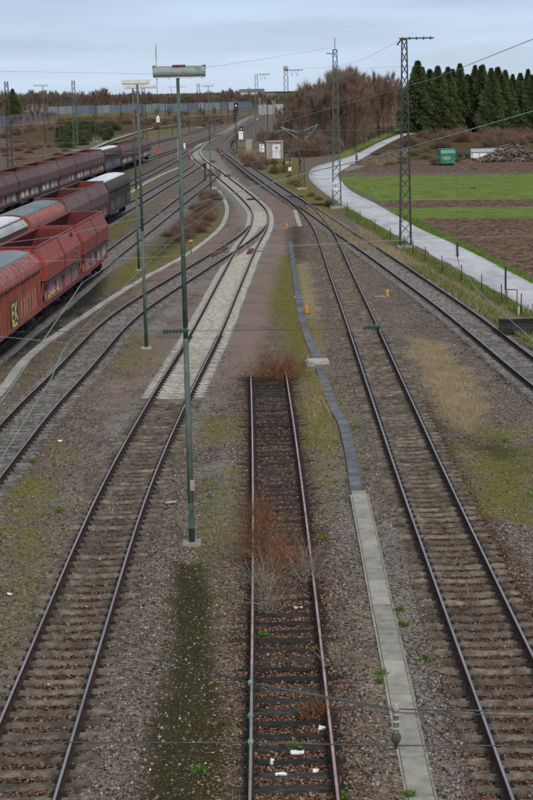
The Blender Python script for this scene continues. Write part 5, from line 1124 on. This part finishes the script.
# grass blades
def blades(name, polys, n, h0, h1, w, m, label, cat='grass'):
    V = []; per = n//len(polys)
    for poly in polys:
        q = np.array([G(*p) for p in poly]); cnt = 0
        while cnt < per:
            x = rng.uniform(q[:,0].min(),q[:,0].max(),per); y = rng.uniform(q[:,1].min(),q[:,1].max(),per); s = sdist(x,y,[tuple(a) for a in q]); cl = np.sin(x*2.3+y*.7)*np.sin(y*1.9-x)+rng.normal(size=per)*.5
            ok = (s > 0)&(cl > -.35); x, y = x[ok][:per-cnt], y[ok][:per-cnt]; cnt += len(x); V.append(np.stack([x,y,hgt(x,y)-.01],1))
    c = np.concatenate(V); k = len(c); d = unit(np.stack([rng.normal(size=k)*.5,rng.normal(size=k)*.5,np.ones(k)],1)); v, f = twigs(k, c, d, rng.uniform(h0,h1,k), np.full(k,w)*rng.uniform(.6,1.4,k))
    tag(link(name, npmesh(name, v, f, mt[m])), label, cat, kind='stuff')
blades('dry_grass',[POLY['dry'][0][0]],10000,.07,.22,.016,'dry','tan dry grass patch between the right-hand tracks')
blades('dry_grass',[POLY['dry'][3][0],POLY['dry'][4][0]],13000,.18,.6,.022,'dry','dry grass on the bank between the dark track and the road')
blades('dry_grass',[POLY['dry'][1][0],POLY['dry'][2][0]],4200,.06,.2,.016,'dry','dry grass along the winding grey duct')
blades('moss_grass',[POLY['moss'][0][0],POLY['moss'][4][0],POLY['moss'][5][0],POLY['moss'][6][0],POLY['moss'][8][0]],30000,.02,.06,.014,'grass','short mossy grass between the tracks')
blades('verge_grass',[POLY['moss'][13][0],POLY['moss'][14][0]],22000,.12,.35,.035,'grass','green grass verge beside the road')
blades('verge_grass',[POLY['field'][2][0]],9000,.08,.22,.03,'fresh','bright grass strip between the road and the ploughed field')
# small fresh green plants
for i, (a,b_,s,lab) in enumerate([(400,610,.3,'by the right-hand track, uppermost of three'),(404,625,.22,'by the right-hand track, middle of three'),(426,660,.3,'by the right-hand track, lowest of three'),(383,675,.32,'at the left edge of the pale trough'),(380,683,.2,'just below the one at the trough edge'),(316,649,.32,'at the right siding rail'),(262,633,.3,'inside the left siding rail'),(293,747,.5,'between the siding rails near the bottom'),(15,468,.35,'at the lower end of the branch track'),(32,462,.3,'right of the branch track rail'),(533,492,.6,'at the right edge of the photo'),(357,428,.5,'at the bend of the grey duct'),(366,470,.3,'right of the grey duct'),(60,512,.3,'in the gravel left of the main track'),(200,772,.4,'in the dark soil strip near the bottom'),(344,795,.25,'at the bottom edge right of the siding'),(410,795,.25,'at the bottom edge of the pale trough'),(505,438,.4,'on the mossy patch at the right'),(322,540,.5,'right of the siding beside the dead bush')]):
    x, y = G(a,b_); o = link('green_weed', bush_mesh(s*.85,s*.3,90,'fresh',60+i,(.04,.11),(.02,.045))); o.location = (x,y,H1(x,y)); tag(o, 'small bright green weed '+lab, 'weed', 'green weeds')
# litter
for i, (a,b_,w,l,lab) in enumerate([(297,752,.34,.22,'white crumpled paper between the siding rails near the bottom'),(272,761,.10,.26,'upright white scrap inside the left siding rail'),(281,774,.3,.12,'low white scrap between the siding rails'),(316,770,.16,.14,'white scrap beside the right siding rail'),(322,727,.2,.25,'pale lump on the right siding rail'),(298,607,.28,.12,'small white paper in the upper siding'),(10,596,.16,.12,'white scrap on the moss at the left edge'),(60,442,.22,.2,'white scrap between the branch and the main track'),(171,503,.42,.32,'flat pale slab left of the nearest light mast')]):
    x, y = G(a,b_); b = MB(); r = random.Random(i); w *= .7; l *= .7; g = [[(-w/2+w*j/3+r.uniform(-.02,.02), -l/2+l*k/3+r.uniform(-.02,.02), .03+r.uniform(0,.05)) for j in range(4)] for k in range(4)]
    vs = [p for row in g for p in row]; fs = [(k*4+j,k*4+j+1,k*4+j+5,k*4+j+4) for k in range(3) for j in range(3)]; b.add(vs, fs); n0 = len(vs); b.add([(p[0],p[1],p[2]-.02) for p in vs],[f[::-1] for f in fs]); o = b.build('paper_scrap', mt['paper' if i < 8 else 'slab_pale']); o.location = (x,y,H1(x,y)+.02); tag(o, lab, 'litter')
# ------------------------------------------------------------------ stones and leaves on the ground
OCT_F = np.array([[0,2,4],[2,1,4],[1,3,4],[3,0,4],[2,0,5],[1,2,5],[3,1,5],[0,3,5]])
def stones(name, x, y, r0, r1, m, label, zoff=0.):
    n = len(x); s = rng.uniform(r0,r1,n); base = np.array([[1,0,0],[-1,0,0],[0,1,0],[0,-1,0],[0,0,1],[0,0,-1]],float)
    sc = rng.uniform(.6,1.3,(n,6,1)); v = base[None]*sc*s[:,None,None]; v[:,:,2] *= .75
    q = rng.normal(size=(n,3,3)); Q = np.linalg.qr(q)[0]; v = np.einsum('nij,nkj->nki',Q,v); v[:,:,0] += x[:,None]; v[:,:,1] += y[:,None]; v[:,:,2] += (hgt(x,y)+zoff+s*.1)[:,None]
    f = (OCT_F[None]+6*np.arange(n)[:,None,None]).reshape(-1,3); tag(link(name, npmesh(name, v.reshape(-1,3), f, mt[m])), label, 'ballast', kind='stuff')
def samp(n, x0, x1, y0=25., y1=62.):
    u = rng.random(n); y = 1/(1/y0+(1/y1-1/y0)*u); return rng.uniform(x0,x1,n), y
X, Y_ = samp(105000,-11,15,25.,78.); red = region('red',X,Y_); mo = np.maximum(region('moss',X,Y_),np.maximum(region('soil',X,Y_),region('dry',X,Y_))); clear = np.ones(len(X),bool)
for p_, w_ in (([(418,800),(404,740),(392,680),(380,610),(369,550),(357,490)],.33),([(356,489),(351,455),(345.5,432),(342,421),(335,408),(326,385)],.25)):
    q = [G(*a) for a in p_]; qa = np.array(sorted([(b[1],b[0]) for b in q])); xx = np.interp(Y_, qa[:,0], qa[:,1]); ins = (Y_ >= qa[0,0]-1)&(Y_ <= qa[-1,0]); clear &= ~(ins & (np.abs(X-xx) < w_))
    clear &= ~((Y_ < qa[0,0])&(qa[0,0] < 30)&(np.abs(X-(qa[0,1])) < .5))
keep = clear&(rng.random(len(X)) > mo*.93); isr = red > rng.random(len(X))
stones('loose_ballast', X[keep&~isr], Y_[keep&~isr], .02,.05,'stone','grey crushed stone lying between the tracks')
stones('loose_ballast', X[keep&isr], Y_[keep&isr], .018,.042,'stone_red','rust-tinted crushed stone around the sleepers')
def leaves(n, x0, x1, y0, y1, label, sz=(.03,.07), wfun=None, m='litter'):
    x, y = samp(n,x0,x1,y0,y1)
    if wfun is not None: k = rng.random(n) < wfun(x,y); x, y = x[k], y[k]
    n = len(x); c = np.stack([x,y,hgt(x,y)+rng.uniform(.01,.05,n)],1); a = unit(np.stack([rng.normal(size=n),rng.normal(size=n),rng.normal(size=n)*.35],1)); b = unit(np.cross(a,np.stack([rng.normal(size=n)*.3,rng.normal(size=n)*.3,np.ones(n)],1))); s = rng.uniform(sz[0],sz[1],n)[:,None]/2
    v = np.stack([c-a*s,c-b*s*.6,c+a*s,c+b*s*.6],1).reshape(-1,3); f = np.arange(n*4).reshape(-1,4); tag(link('fallen_leaves', npmesh('fallen_leaves', v, f, mt[m], nside=4)), label, 'leaves', kind='stuff')
leaves(9000,-.45,1.05,36,66,'thick leaf litter between the siding rails',(.04,.09))
leaves(22000,-1.6,2.2,25,70,'brown leaf litter over and beside the abandoned siding',(.035,.085),wfun=lambda x,y: np.clip(1.3-np.abs(x-.3)/1.45,0,1))
leaves(5000,-5.9,-3.1,25,60,'leaf litter between the rails of the main track',(.02,.05)); leaves(5000,3.5,6.1,25,60,'leaf litter between the rails of the right-hand track',(.02,.05))
leaves(2600,-3,-1,25,46,'pale leaves scattered on the dark soil strip',(.02,.05)); leaves(260,-9,-1,26,60,'a few pale bits on the gravel at the left',(.03,.06),m='paper')
S.cycles.max_bounces = 5; S.cycles.diffuse_bounces = 2; S.cycles.transparent_max_bounces = 8
